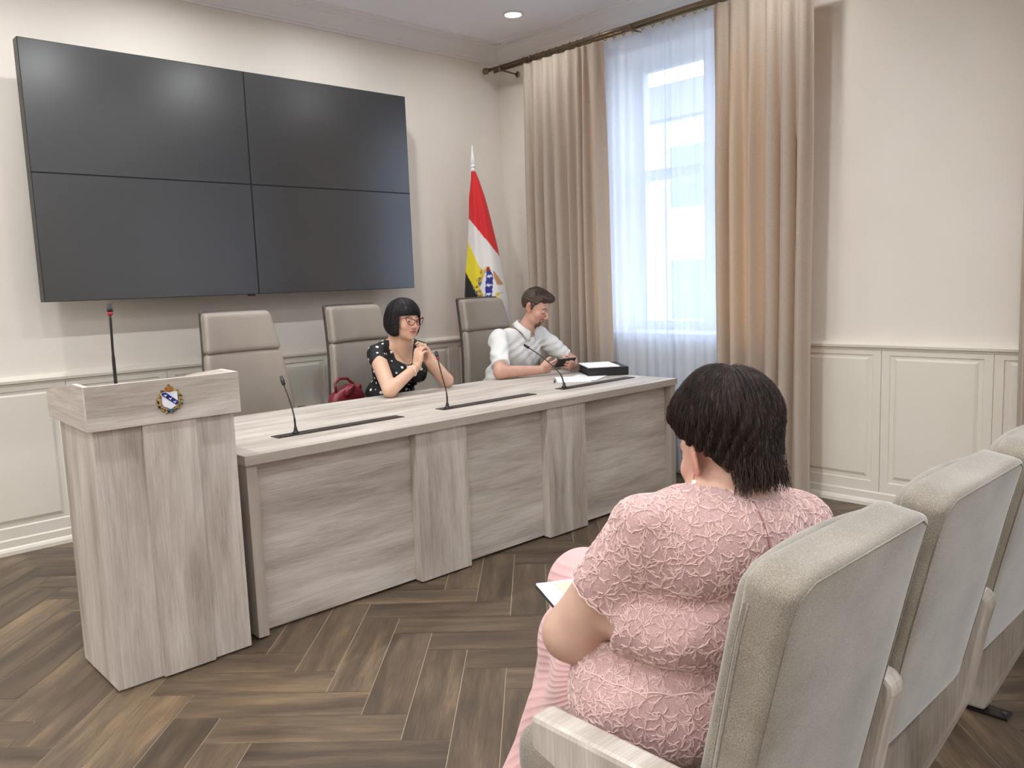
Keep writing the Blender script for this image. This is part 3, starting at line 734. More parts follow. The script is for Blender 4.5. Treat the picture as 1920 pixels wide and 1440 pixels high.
# ------------------------------------------------------------------ auditorium seats
SP = .568; SX = -3.475
def seat_row_chair(k, label):
    x = SX+SP*k; t = empty('auditorium_seat', (x, -4.45, 0)); tag(t, label, 'chair', 'upholstered hall seats in the row facing the desk')
    HW = .254
    def shell(px, py, pz):
        z = pz+.6575; f = (z-.37)/.575
        y = -.066+.20*(.95-z); bulge = -.004*(1-(px/HW)**2)*f; py *= 1-.18*(1-f)-.15*abs(px/HW)**8
        top = .004*(1-(px/HW)**2)*max(0, (f-.6)/.4)-.020*max(0, (abs(px/HW)-.76)/.24)**2*max(0, (f-.8)/.2)-.012*(py/.045)*max(0, (f-.8)/.2)*-.6
        return (px*(1-.03*(1-f)), py+y+bulge, z+top+.010)
    MB().rbox((HW, .046, .2875), .019, (0, 0, 0), 14, shell).build('back_shell', M_uph, t, True)
    def cush(px, py, pz):
        z = pz+.674; f = (z-.40)/.58; y = -.009+.205*(.95-z)
        return (px, py+y-.022*(px/HW)**2, z+.012*(1-(px/HW)**2)*max(0, (f-.6)/.4)-.045*max(0, (abs(px/HW)-.68)/.25)**2*max(0, (f-.8)/.2))
    MB().rbox((HW-.020, .026, .268), .024, (0, 0, 0), 14, cush).build('back_cushion', M_uph, t, True)
    # stitched seam round the rear panel
    pts = []
    for (u, v) in [(-.24, -.24), (-.243, .0), (-.240, .20), (-.236, .266), (-.20, .277), (0, .278), (.20, .277), (.236, .266), (.240, .2), (.243, 0), (.24, -.24)]: pts.append(shell(u, -.0462, v))
    MB().tube(pts, .0014, 6).build('seam', M_uph, t, True)
    for dy in (-.028, -.020):
        MB().tube([tuple(np.array(shell(-HW, 0, v))+np.array((-.0003, dy+.052, 0))) for v in np.linspace(-.25, .25, 14)], .0013, 5).build('stitching', M_uph, t, True)
    def sf(px, py, pz): return (px, py+.27, pz+.43+.015*(py/.25))
    MB().rbox((.245, .235, .062), .045, (0, 0, 0), 10, sf).build('seat_cushion', M_uph, t, True)
    def stand(dx):
        # bent-wood arm: waterfall curve at the rear, board down to the floor
        s = empty('arm_stand', (dx, 0, 0)); s.parent = t
        poly = [(.372, .604), (.372, .535), (.25, .50), (.225, .25), (.24, .010), (.125, .010), (.005, .30), (-.028, .50), (-.042, .562), (-.040, .583), (-.026, .597), (-.004, .603)]
        MB().prism(poly, -.029, .029, 'x').build('arm_board', M_oak, s, bevel=.010, uv=2)
        MB().box(-.030, .030, .06, .27, 0, .008).build('foot_plate', M_blackmetal, s, bevel=.001)
        for yy in (.075,):
            MB().lathe([(.007, .008), (.007, .012), (.003, .013)], (0, yy, 0), 8).build('foot_bolt', M_steel, s)
        return s
    stand(-SP/2)
    return t, stand
lab = ['greige upholstered hall seat nearest the camera, holding the woman in pink', 'greige upholstered hall seat standing empty beside the woman in pink', 'greige upholstered hall seat, third from the camera, cut by the right photo edge',
       'greige upholstered hall seat at the far end, outside the right photo edge']
for k in range(4): t_, st_ = seat_row_chair(k, lab[k])
st_(SP/2)

# ================================================================== people: bodies grown from smooth distance fields
def V(*a): return np.array(a, float)
class Vol:
    def __init__(s, lo, hi, h, fine=None):
        s.ax = []
        for k in range(3):
            hh = h
            if fine is not None and fine[k] is not None:
                (a, b, hf) = fine[k]; A = np.arange(lo[k], a, h); B = np.arange(a, b, hf); C = np.arange(b, hi[k]+h, h); arr = np.concatenate([A, B, C])
            else: arr = np.arange(lo[k], hi[k]+h, h)
            s.ax.append(arr.astype(np.float64))
        s.F = np.full([len(a) for a in s.ax], 1.0, np.float32); s.h = h
    def sub(s, lo, hi):
        sl = []
        for k in range(3):
            a = np.searchsorted(s.ax[k], lo[k]); b = np.searchsorted(s.ax[k], hi[k])
            sl.append(slice(max(a-1, 0), min(b+1, len(s.ax[k]))))
        X, Y, Z = np.meshgrid(*[s.ax[k][sl[k]] for k in range(3)], indexing='ij', sparse=True)
        return tuple(sl), X, Y, Z
    def add(s, pr, grow=0.0, k=None):
        fn, lo, hi, kk = pr; k = kk if k is None else k; m = max(abs(k), .004)*1.6+abs(grow)+2*s.h
        sl, X, Y, Z = s.sub(np.array(lo)-m, np.array(hi)+m)
        if min(b.stop-b.start for b in sl) <= 0: return
        d = (fn(X, Y, Z)-grow).astype(np.float32); A = s.F[sl]
        if k > 0: h = np.clip(.5+.5*(A-d)/k, 0, 1); s.F[sl] = A*(1-h)+d*h-k*h*(1-h)
        else: s.F[sl] = np.minimum(A, d)
    def cut(s, pr, k=.006, grow=0.0):
        fn, lo, hi, _ = pr; m = k*2+2*s.h; sl, X, Y, Z = s.sub(np.array(lo)-m, np.array(hi)+m)
        d = -(fn(X, Y, Z)-grow).astype(np.float32); A = s.F[sl]; h = np.clip(.5-.5*(A-d)/k, 0, 1); s.F[sl] = A*(1-h)+d*h+k*h*(1-h)
    def clip(s, fn, k=.004):
        X, Y, Z = np.meshgrid(*s.ax, indexing='ij', sparse=True); d = np.broadcast_to(fn(X, Y, Z), s.F.shape).astype(np.float32); A = s.F
        h = np.clip(.5-.5*(A-d)/k, 0, 1); s.F = A*(1-h)+d*h+k*h*(1-h)
    def disp(s, fn):
        X, Y, Z = np.meshgrid(*s.ax, indexing='ij', sparse=True); m = np.abs(s.F) < .05
        s.F = np.where(m, s.F+fn(X, Y, Z), s.F).astype(np.float32)
    def mesh(s, name):
        F = s.F; N = F.shape; neg = F < 0
        c = np.zeros([n-1 for n in N], np.int8)
        for i in (0, 1):
            for j in (0, 1):
                for k in (0, 1): c += neg[i:N[0]-1+i, j:N[1]-1+j, k:N[2]-1+k]
        mask = (c > 0) & (c < 8); idx = np.full(mask.shape, -1, np.int64); I = np.argwhere(mask); idx[mask] = np.arange(len(I))
        acc = np.zeros((len(I), 3)); cnt = np.zeros(len(I))
        corner = {}
        for i in (0, 1):
            for j in (0, 1):
                for k in (0, 1): corner[(i, j, k)] = F[I[:, 0]+i, I[:, 1]+j, I[:, 2]+k]
        for a in range(3):
            o = [x for x in range(3) if x != a]
            for p in (0, 1):
                for q in (0, 1):
                    c0 = [0, 0, 0]; c0[o[0]] = p; c0[o[1]] = q; c1 = list(c0); c1[a] = 1
                    f0, f1 = corner[tuple(c0)], corner[tuple(c1)]; m = (f0 < 0) != (f1 < 0)
                    t = np.where(m, f0/np.where(m, f0-f1, 1), 0); P = np.zeros((len(I), 3)); P[:, o[0]] = p; P[:, o[1]] = q; P[:, a] = t
                    acc += P*m[:, None]; cnt += m
        g = I+acc/cnt[:, None]
        co = np.stack([np.interp(g[:, k], np.arange(N[k]), s.ax[k]) for k in range(3)], 1)
        faces = []
        for a in range(3):
            b, d = (a+1) % 3, (a+2) % 3
            s0 = [slice(None)]*3; s1 = [slice(None)]*3; s0[a] = slice(0, N[a]-1); s1[a] = slice(1, N[a])
            e = neg[tuple(s0)] != neg[tuple(s1)]; E_ = np.argwhere(e)
            ok = (E_[:, b] > 0) & (E_[:, d] > 0) & (E_[:, b] < N[b]-1) & (E_[:, d] < N[d]-1); E_ = E_[ok]
            q = []
            for (db, dd) in ((1, 1), (0, 1), (0, 0), (1, 0)):
                t = E_.copy(); t[:, b] -= db; t[:, d] -= dd; q.append(idx[t[:, 0], t[:, 1], t[:, 2]])
            Q = np.stack(q, 1); fl_ = neg[tuple(E_.T)]; Q[~fl_] = Q[~fl_][:, ::-1]; faces.append(Q)
        Fc = np.concatenate(faces); me = bpy.data.meshes.new(name)
        me.vertices.add(len(co)); me.vertices.foreach_set('co', co.astype(np.float32).ravel())
        me.loops.add(len(Fc)*4); me.loops.foreach_set('vertex_index', Fc.astype(np.int32).ravel())
        me.polygons.add(len(Fc)); me.polygons.foreach_set('loop_start', np.arange(0, len(Fc)*4, 4, dtype=np.int32)); me.polygons.foreach_set('loop_total', np.full(len(Fc), 4, np.int32))
        me.update(calc_edges=True); me.validate()
        return me, co, Fc

def cap(a, b, r1, r2=None, k=.02):
    a, b = np.array(a, float), np.array(b, float); r2 = r1 if r2 is None else r2; ab = b-a; L = max(ab@ab, 1e-9)
    def fn(X, Y, Z):
        t = np.clip(((X-a[0])*ab[0]+(Y-a[1])*ab[1]+(Z-a[2])*ab[2])/L, 0, 1)
        return np.sqrt((X-a[0]-t*ab[0])**2+(Y-a[1]-t*ab[1])**2+(Z-a[2]-t*ab[2])**2)-(r1+(r2-r1)*t)
    R = max(r1, r2); return (fn, np.minimum(a, b)-R, np.maximum(a, b)+R, k)
def frame(f, up=(0, 0, 1)):
    """columns: right, forward, up"""
    f = np.array(f, float); f /= np.linalg.norm(f); up = np.array(up, float); r = np.cross(f, up); r /= np.linalg.norm(r); return np.stack([r, f, np.cross(r, f)], 1)
def ell(c, r, R=None, k=.02):
    c = np.array(c, float); r = np.array(r, float)
    def fn(X, Y, Z):
        x, y, z = X-c[0], Y-c[1], Z-c[2]
        if R is not None: x, y, z = R[0, 0]*x+R[1, 0]*y+R[2, 0]*z, R[0, 1]*x+R[1, 1]*y+R[2, 1]*z, R[0, 2]*x+R[1, 2]*y+R[2, 2]*z
        k0 = np.sqrt((x/r[0])**2+(y/r[1])**2+(z/r[2])**2); k1 = np.sqrt((x/r[0]**2)**2+(y/r[1]**2)**2+(z/r[2]**2)**2)
        return k0*(k0-1)/np.maximum(k1, 1e-6)
    m = r.max() if R is not None else r
    return (fn, c-m, c+m, k)
def smin(a, b, k):
    h = np.clip(.5+.5*(b-a)/k, 0, 1); return b*(1-h)+a*h-k*h*(1-h)
def smax(a, b, k): return -smin(-a, -b, k)

def head_fn(c, R, s=1.0, wide=1.0, nose=1.0, mouth=True, lids=0.0, lip=1.0):
    """R columns: right, forward, up. canonical metres, eye line at z=0"""
    P = [(ell((0, -.012, .030), (.073, .094, .086)), .0), (ell((0, .028, -.030), (.060, .060, .080)), .03), (ell((0, .030, -.070), (.050*wide, .050, .036)), .02),
         (ell((0, .066, -.097), (.019, .016, .014)), .018)]
    for q in (-1, 1):
        P += [(ell((q*.036*wide, .056, -.030), (.024, .022, .024)), .016), (cap((q*.008, .080, .019), (q*.040, .070, .020), .009, .008), .010)]
    P += [(cap((0, .084, .010), (0, .106*1.0, -.028), .0065, .0100*nose), .009), (ell((0, .104, -.032), (.0095*nose, .010, .0085)), .006)]
    for q in (-1, 1): P += [(ell((q*.0115*nose, .096, -.035), (.0075, .0090, .0070)), .006)]
    P2 = [(ell((0, .089, -.0565), (.0215, .0090*lip, .0050*lip)), .005), (ell((0, .0875, -.0660), (.0185, .0090*lip, .0062*lip)), .005)]
    def fn(X, Y, Z):
        x, y, z = (X-c[0])/s, (Y-c[1])/s, (Z-c[2])/s
        x, y, z = R[0, 0]*x+R[1, 0]*y+R[2, 0]*z, R[0, 1]*x+R[1, 1]*y+R[2, 1]*z, R[0, 2]*x+R[1, 2]*y+R[2, 2]*z
        d = P[0][0][0](x, y, z)
        for pr, k in P[1:]: d = smin(d, pr[0](x, y, z), k)
        for q in (-1, 1): d = smax(d, -(np.sqrt((x-q*.031)**2+(y-.100)**2+(z-.001)**2)-.0165), .010)
        for q in (-1, 1):
            e = np.sqrt((x-q*.031)**2+(y-.0745)**2+(z-.0)**2)-.0128          # lids over the eyeball
            d = smin(d, e, .004)
            if lids < 1: d = smax(d, -(np.sqrt(((x-q*.031)/1.9)**2+((y-.090)/1.3)**2+((z+.0005))**2)-.0048*(1-lids)), .002)
        for pr, k in P2: d = smin(d, pr[0](x, y, z), k)
        if mouth: d = smax(d, -(np.sqrt((x/1.0)**2+((y-.100)/.6)**2+((z+.0612)/.10)**2)-.019)*.12, .002)
        for q in (-1, 1):
            xe = x-q*(.0785-.50*(y+.012)); er = np.sqrt((xe/.0080)**2+((y+.012+.25*(z+.01))/.018)**2+((z+.010)/.034)**2); e = (er-1)*.0085
            ei = np.sqrt(((xe-q*.007)/.006)**2+((y+.006)/.009)**2+((z+.006)/.019)**2); e = smax(e, -(ei-1)*.006, .003)
            d = smin(d, e, .006)
        return d*s
    m = .135*s; c_ = np.array(c); return (fn, c_-m, c_+m, .02)
def to_head(P, c, R, s=1.0): return ((P-np.array(c))@R)/s

def hand(w, f, n, side, curl, s=1.0, thumb=None, spread=.0, k=.006):
    """w wrist; f finger direction; n palm normal (fingers curl toward n); side +1/-1: thumb direction = side * cross(f, n)"""
    w = np.array(w, float); f = np.array(f, float); f /= np.linalg.norm(f); n = np.array(n, float); n -= f*(n@f); n /= np.linalg.norm(n); t = side*np.cross(f, n)
    out = []; R = np.stack([t, f, n], 1)
    out.append(ell(w+f*.052*s, (.040*s, .052*s, .0155*s), R, .012)); out.append(cap(w+f*.02*s+t*.018*s, w+f*.078*s+t*.024*s, .013*s, .011*s, .012)); out.append(cap(w+f*.02*s-t*.016*s, w+f*.072*s-t*.026*s, .013*s, .010*s, .012))
    offs = (.030, .011, -.009, -.028); lens = (.070, .078, .072, .056); base = (.083, .088, .084, .074)
    for i in range(4):
        p = w+f*base[i]*s+t*offs[i]*s; d = f+t*spread*(1.5-i)*.35; d /= np.linalg.norm(d); ang = 0; L = lens[i]*s; cc = curl[i] if isinstance(curl, (list, tuple)) else curl
        cc = cc if isinstance(cc, (list, tuple)) else (cc*.9, cc*1.1, cc*.7)
        r = (.0092, .0095, .0090, .0080)[i]*s
        for j, fr in enumerate((.45, .32, .26)):
            ang += cc[j]; v = d*math.cos(ang)+n*math.sin(ang); q = p+v*L*fr; out.append(cap(p, q, r*(1-.08*j), r*(.92-.10*j), .003)); p = q
    td = thumb if thumb is not None else (.62, .55, .45)
    p = w+f*.022*s+t*.024*s+n*.004*s; v = t*td[0]+f*td[1]+n*td[2]; v /= np.linalg.norm(v); q = p+v*.042*s; out.append(cap(p, q, .0150*s, .0115*s, .010))
    v2 = v+f*.45; v2 /= np.linalg.norm(v2); q2 = q+v2*.032*s; out.append(cap(q, q2, .0112*s, .0100*s, .004)); v3 = v2+f*.3-t*.1; v3 /= np.linalg.norm(v3); out.append(cap(q2, q2+v3*.022*s, .0100*s, .0082*s, .003))
    return out

def strands(name, me_co, me_faces, roots, flow, n_steps, step, r0, mat, parent, lift=.002, wob=.3, seed=1, sides=3, kink=.18):
    """hair strands that flow over a surface, in one mesh"""
    bv = BVHTree.FromPolygons([tuple(c) for c in me_co], [tuple(f) for f in me_faces]); rg = random.Random(seed); mb_v = []; mb_f = []
    for p in roots:
        p = Vector(p); pts = []; ph = rg.uniform(0, 6.28); lf = lift*rg.uniform(.2, 1.6); ns = int(n_steps*rg.uniform(.6, 1.15)); w = rg.uniform(-wob, wob); rr_ = r0*rg.uniform(.6, 1.3)
        for i in range(ns):
            loc, nor, fi, dist = bv.find_nearest(p)
            if loc is None: break
            t = i/max(ns-1, 1); pts.append(loc+nor*(lf*(math.sin(PI*min(1, t*1.1)))+.0003+ (lf*1.5*t*t)))
            d = Vector(flow(loc)); d = d-nor*d.dot(nor)
            if d.length < 1e-5: break
            d.normalize(); d = (d+nor.cross(d)*(w+kink*math.sin(ph+i*.7))).normalized(); p = loc+d*step
        if len(pts) < 4: continue
        m = MB(); m.tube(pts, [rr_*(1-.85*(i/(len(pts)-1))**2) for i in range(len(pts))], sides, False)
        n = len(mb_v); mb_v += m.v; mb_f += [tuple(i+n for i in f) for f in m.f]
    me = bpy.data.meshes.new(name); me.from_pydata(mb_v, [], mb_f); me.update(); return link(name, me, mat, parent, True)

SKIN_F = np.array(srgb(212, 173, 148)); SKIN_M = np.array(srgb(204, 160, 140)); LIP = np.array(srgb(178, 104, 98)); BROW = np.array(srgb(60, 42, 36))
def ss(a, b, x): t = np.clip((x-a)/(b-a), 0, 1); return t*t*(3-2*t)
def facecol(q, base, lipc=LIP, brow=BROW, beard=None, lids=None):
    C = np.tile(base, (len(q), 1)); x, y, z = q[:, 0], q[:, 1], q[:, 2]
    def mix(m, c):
        nonlocal C; C = C*(1-m[:, None])+np.array(c)*m[:, None]
    inh = (np.abs(x) < .12) & (np.abs(y) < .15) & (np.abs(z) < .14)
    mix(inh*ss(.045, .02, np.hypot(np.abs(x)-.040, z+.032))*ss(.03, .06, y)*.22, srgb(214, 130, 118))
    mix(inh*ss(.018, .008, np.hypot(x, z+.034))*ss(.085, .10, y)*.25, srgb(206, 120, 108))
    mix(inh*ss(.070, .075, np.abs(x))*ss(.05, .03, np.abs(z+.01))*(y < .03)*.3, srgb(206, 120, 108))
    if beard is not None:
        m = ss(.056, .046, np.hypot(x*1.35, (z+.078)*.95))*ss(.052, .062, y)*1.0; mu = ss(.008, .004, np.abs(z+.0485-np.abs(x)*-.25))*ss(.034, .028, np.abs(x))*(y > .07)
        hole = ss(.010, .014, np.hypot(x*.45, z+.061)); m = np.maximum(m*ss(-.046, -.052, z)*ss(.034, .026, np.abs(x)), mu)*hole
        mix(inh*m*.85, beard)
    lip = ss(1.15, .9, np.hypot(x/.0225, (z+.0612)/.0098))*(y > .072); mix(inh*lip*.85, lipc)
    mix(inh*ss(1.3, .8, np.hypot(x/.019, (z+.0612)/.0013))*(y > .07)*.8, srgb(90, 40, 40))
    ax = np.abs(x); bz = .0215+.006*np.sin((ax-.012)/.036*PI)-.0*ax
    mix(inh*ss(.0042, .0026, np.abs(z-bz))*ss(.010, .014, ax)*ss(.052, .046, ax)*(y > .04)*.9, brow)
    if lids is not None: mix(inh*ss(.0022, .0012, np.abs(z-lids+.004*((ax-.031)/.014)**2))*ss(.016, .014, np.abs(ax-.031))*(y > .06), srgb(70, 42, 38))
    return C
M_skin = vcol('skin', .5, .35, .12, noise=.10)
M_skin_m = M_skin
def eyes(c, R, s, parent, gaze=(0, 1, 0), iris=srgb(70, 50, 36)):
    for q in (-1, 1):
        ctr = np.array(c)+R@(np.array((q*.031, .0748, 0))*s); me = bpy.data.meshes.new('eye'); bm = bmesh.new(); bmesh.ops.create_uvsphere(bm, u_segments=24, v_segments=16, radius=.0122*s); bm.to_mesh(me); bm.free()
        g_ = R@(np.array(gaze)/np.linalg.norm(gaze)); cols = []
        for v in me.vertices:
            d = np.array(v.co)/np.linalg.norm(v.co)@g_; cols.append((.01, .01, .01) if d > .96 else (iris if d > .86 else srgb(226, 220, 214)))
        setcol(me, np.array(cols)); o = link('eye', me, M_eye, parent, True); o.location = ctr
M_eye = vcol('eyeball', .15, .6)
def hairmat(name, c1, c2, rough=.38):
    t = NT(name); tc = t.n('TexCoord'); mp = t.n('Mapping'); mp.inputs['Scale'].default_value = (140, 140, 14); t.l(tc.outputs['Object'], mp.inputs[0]); a = t.n('TexNoise', i_Scale=1.0, i_Detail=3.0); t.l(mp.outputs[0], a.inputs['Vector'])
    t.l(t.ramp(a.outputs['Fac'], [(.3, c1), (.75, c2)]), t.p.inputs['Base Color']); t.p.inputs['Roughness'].default_value = rough; t.p.inputs['Specular IOR Level'].default_value = .35; t.bump(a.outputs['Fac'], .5, .002)
    return t.m
M_hairb = hairmat('black_hair', srgb(14, 12, 14), srgb(38, 30, 32)); M_hairm = hairmat('brown_hair', srgb(44, 34, 28), srgb(92, 74, 60), .5); M_hairp = hairmat('dark_brown_hair', srgb(24, 16, 13), srgb(72, 54, 45), .42)
def finish(vol, name, mat, parent, colfn=None):
    me, co, F = vol.mesh(name); o = link(name, me, mat, parent, True)
    if colfn is not None: setcol(me, colfn(co))
    return o, co, F

# ------------------------------------------------------------------ woman with red glasses at the desk
wp = empty('person', (-1.85, -.75, .45)); tag(wp, 'seated woman with black bob, red glasses and polka dot dress, hands clasped at her chin', 'person')
wp_in = Matrix.Translation((1.85, .75, -.45))
def adopt(o, p, loc):     # world-built mesh under a thing's root
    o.parent = p; o.location = (o.location.x-loc[0], o.location.y-loc[1], o.location.z-loc[2])
WL = (-1.85, -.75, .45)
hc = V(-1.835, -1.06, 1.172); HR = frame((.03, -1, -.05), (.05, 0, 1)); hs = 1.0
sR, eR, wR = V(-1.985, -.965, .970), V(-2.090, -1.235, .792), V(-1.868, -1.205, .905)
sL, eL, wL = V(-1.650, -.95, .970), V(-1.615, -1.160, .792), V(-1.772, -1.19, .925)
torso = [ell((-1.85, -.74, .555), (.20, .17, .125), None, .05), ell((-1.83, -.86, .70), (.158, .125, .14), None, .05), ell((-1.82, -.93, .875), (.160, .105, .13), None, .05),
         ell((-1.895, -1.015, .855), (.078, .075, .075), None, .03), ell((-1.755, -1.015, .855), (.078, .075, .075), None, .03), cap((-1.965, -.95, .975), (-1.67, -.94, .975), .050, .050, .05)]
legs = [cap((-1.95, -.78, .54), (-1.98, -1.22, .53), .088, .066, .05), cap((-1.75, -.78, .54), (-1.74, -1.22, .53), .088, .066, .05)]
shank = [cap((-1.98, -1.22, .52), (-1.97, -1.30, .10), .060, .038, .03), cap((-1.74, -1.22, .52), (-1.75, -1.30, .10), .060, .038, .03)]
armsW = [cap(sR, eR, .050, .042, .03), cap(eR, wR, .042, .026, .012), cap(sL, eL, .050, .042, .03), cap(eL, wL, .042, .026, .012)]
handsW = hand(wR, (.22, -.02, 1), (1, .15, 0), 1, [(.35, .5, .4), (.40, .5, .4), (.45, .55, .4), (.55, .6, .5)], .93, (.5, .9, .3)) + hand(wL, (-.12, .03, 1), (-1, .1, 0), -1, [(.45, .6, .5), (.5, .6, .5), (.55, .65, .5), (.6, .7, .5)], .93, (.5, .9, .3))
v = Vol((-2.25, -1.46, .0), (-1.42, -.5, 1.32), .009, [(-1.95, -1.70, .0030), (-1.26, -.95, .0032), (.86, 1.31, .0032)])
for p in torso+legs+shank: v.add(p)
v.add(cap((-1.83, -.98, .955), (-1.832, -1.035, 1.09), .064, .057, .04)); v.add(cap((-1.95, -.955, 1.000), (-1.83, -.985, 1.045), .030, .045, .05)); v.add(cap((-1.69, -.945, 1.000), (-1.83, -.985, 1.045), .030, .045, .05))
for p in armsW: v.add(p)
for p in handsW: v.add(p)
v.add(head_fn(hc, HR, hs, 1.08), k=.018)
def cf(co): return facecol(to_head(co, hc, HR, hs), SKIN_F, srgb(176, 88, 84), BROW, None)
o, co_, F_ = finish(v, 'body', M_skin, None, cf); adopt(o, wp, WL)
for e_ in list(wp.children): pass
eyes(hc, HR, hs, wp, (.25, 1, .05)); 
for ch in wp.children:
    if ch.name.startswith('eye'): ch.location = Vector(ch.location)-Vector(WL)
# dress
t = NT('black_polka_dot_cloth'); tc = t.n('TexCoord'); vo = t.n('TexVoronoi', i_Scale=27.0, i_Randomness=.75); t.l(tc.outputs['Object'], vo.inputs['Vector'])
t.l(t.ramp(vo.outputs['Distance'], [(.0, srgb(232, 230, 226)), (.25, srgb(232, 230, 226)), (.27, srgb(16, 15, 17))]), t.p.inputs['Base Color']); t.p.inputs['Roughness'].default_value = .7
v = Vol((-2.12, -1.34, .40), (-1.50, -.52, 1.06), .006)
for p in torso+legs: v.add(p, .008)
v.add(cap(sR, sR+(eR-sR)*.16, .056, .054, .03)); v.add(cap(sL, sL+(eL-sL)*.16, .056, .054, .03))
v.add(cap((-1.95, -.955, 1.000), (-1.88, -.975, 1.03), .037, .042, .04)); v.add(cap((-1.69, -.945, 1.000), (-1.78, -.975, 1.03), .037, .042, .04)); v.cut(ell((-1.825, -1.055, 1.045), (.080, .13, .140)), .008); v.cut(cap((-1.83, -.95, 1.01), (-1.83, -1.03, 1.12), .073), .006)
v.disp(lambda X, Y, Z: .0025*np.sin(46*Z+9*np.sin(11*X)+7*Y)+.002*np.sin(60*X+30*Z))
o, _, _ = finish(v, 'dress', t.m, None); adopt(o, wp, WL)
# bob hair with fringe
def H(p, c=None, R=None, s=None): return (hc if c is None else c)+(HR if R is None else R)@(np.array(p, float))*(hs if s is None else s)
v = Vol(hc-.16, hc+.17, .0034)
def bobfn(X, Y, Z):
    x, y, z = X-hc[0], Y-hc[1], Z-hc[2]
    x, y, z = [HR[0, k]*x+HR[1, k]*y+HR[2, k]*z for k in range(3)]
    E3 = lambda c, r: (lambda k0: (k0-1)*min(r))(np.sqrt(((x-c[0])/r[0])**2+((y-c[1])/r[1])**2+((z-c[2])/r[2])**2))
    d = smin(E3((0, -.020, .040), (.098, .112, .098)), E3((0, -.038, -.018), (.108, .095, .088)), .03)
    for q in (-1, 1): d = smin(d, E3((q*.074, -.008, -.030), (.028, .050, .066)), .02)
    # face opening
    hole = np.maximum(np.maximum(np.abs(x)-.075-.010*np.clip(z*10, 0, 1), -(y-.004-.25*np.clip(-z, 0, .1))), z-.040-.35*np.abs(x)*-.25)
    d = smax(d, -hole, .006)
    d = smax(d, -(z+.092+.25*(y+.03)), .012)
    an = np.arctan2(x, y+.02)
    return d+.0012*np.sin(an*70+6*np.sin(z*30))+.0008*np.sin(an*131+z*20)
v.add((bobfn, hc-.15, hc+.15, 0), k=0)
o, hco, hF = finish(v, 'hair', M_hairb, None); adopt(o, wp, WL)
rg = random.Random(3); roots = [tuple(H((.10*math.cos(a)*r_, -.02+.11*math.sin(a)*r_, .12))) for a, r_ in [(rg.uniform(0, 6.28), rg.uniform(.1, 1)) for _ in range(420)]]
crown = Vector(H((0, -.03, .15)))
o = strands('hair_strands', hco, hF, roots, lambda p: (Vector(p)-crown)+Vector((0, 0, -.06)), 22, .009, .0008, M_hairb, None, .0007, .10, 3); adopt(o, wp, WL)
# glasses
gl = empty('glasses', (0, 0, 0)); gl.parent = wp; gl.location = tuple(hc-V(*WL)); gl.matrix_local = Matrix(((HR[0, 0], HR[0, 1], HR[0, 2], hc[0]-WL[0]), (HR[1, 0], HR[1, 1], HR[1, 2], hc[1]-WL[1]), (HR[2, 0], HR[2, 1], HR[2, 2], hc[2]-WL[2]), (0, 0, 0, 1)))
gl['label'] = 'dark red cat-eye glasses'
M_gf = plain('glasses_frame', srgb(112, 24, 40), .25)
for q in (-1, 1):
    prof = [(.006, .004), (.012, .013), (.028, .019), (.048, .022), (.062, .027), (.063, .018), (.058, .004), (.050, -.010), (.036, -.018), (.020, -.018), (.009, -.009), (.006, .004)]
    pts = []
    n = len(prof)-1
    for i in range(n):
        p0, p1, p2, p3 = prof[(i-1) % n], prof[i], prof[(i+1) % n], prof[(i+2) % n]
        for s in range(4):
            u = s/4; f_ = lambda a, b, c, d: .5*(2*b+(c-a)*u+(2*a-5*b+4*c-d)*u*u+(-a+3*b-3*c+d)*u**3); pts.append((q*f_(p0[0], p1[0], p2[0], p3[0]), .106-.30*(f_(p0[0], p1[0], p2[0], p3[0])-.006)*.55, f_(p0[1], p1[1], p2[1], p3[1])-.002))
    pts.append(pts[0]); MB().tube(pts, .0022, 8, False).build('rim', M_gf, gl, True)
    MB().tube([(q*.062, .096, .021), (q*.074, .080, .018), (q*.080, .03, .008), (q*.081, -.01, .004), (q*.080, -.025, -.014)], [.0028, .0022, .0018, .0016, .0014], 8).build('temple', M_gf, gl, True)
MB().tube([(-.007, .106, .006), (0, .109, .009), (.007, .106, .006)], .0021, 8).build('bridge', M_gf, gl, True)
def torus_pts(c, n, r, N=24, sq=1.0, up=None):
    n = Vector(n).normalized(); a = n.orthogonal().normalized() if up is None else (Vector(up)-n*n.dot(Vector(up))).normalized(); b = n.cross(a); return [Vector(c)+a*math.cos(2*PI*i/N)*r+b*math.sin(2*PI*i/N)*r*sq for i in range(N+1)]
M_pearl = plain('pearl', srgb(238, 230, 218), .2, 0, .6); M_goldm = plain('gold', srgb(212, 170, 90), .25, 1.0)
# bracelet, ring, earring, necklace
bp_ = wR*.80+eR*.20; mb = MB()
for p in torus_pts(bp_, wR-eR, .0325, 20)[:-1]: mb.lathe([(.001, -.0045), (.0035, -.003), (.0045, 0), (.0035, .003), (.001, .0045)], p, 8)
o = mb.build('bracelet', M_pearl, None, True); adopt(o, wp, WL)
o = MB().tube(torus_pts(wR*.93+eR*.07, wR-eR, .0285, 28), .001, 6, False).build('chain_bracelet', M_goldm, None, True); adopt(o, wp, WL)
o = MB().lathe([(.001, -.007), (.005, -.004), (.006, 0), (.005, .004), (.001, .007)], H((.082, -.008, -.052)), 10).build('earring', M_pearl, None, True); adopt(o, wp, WL)
nk = []
for k in range(21):
    a = PI*(k/20)*1.0; nk.append(V(-1.832, -1.0, 1.035)+V(.066*math.cos(a)*1.0, -.075*math.sin(a)*1.0, -.115*math.sin(a)**1.5))
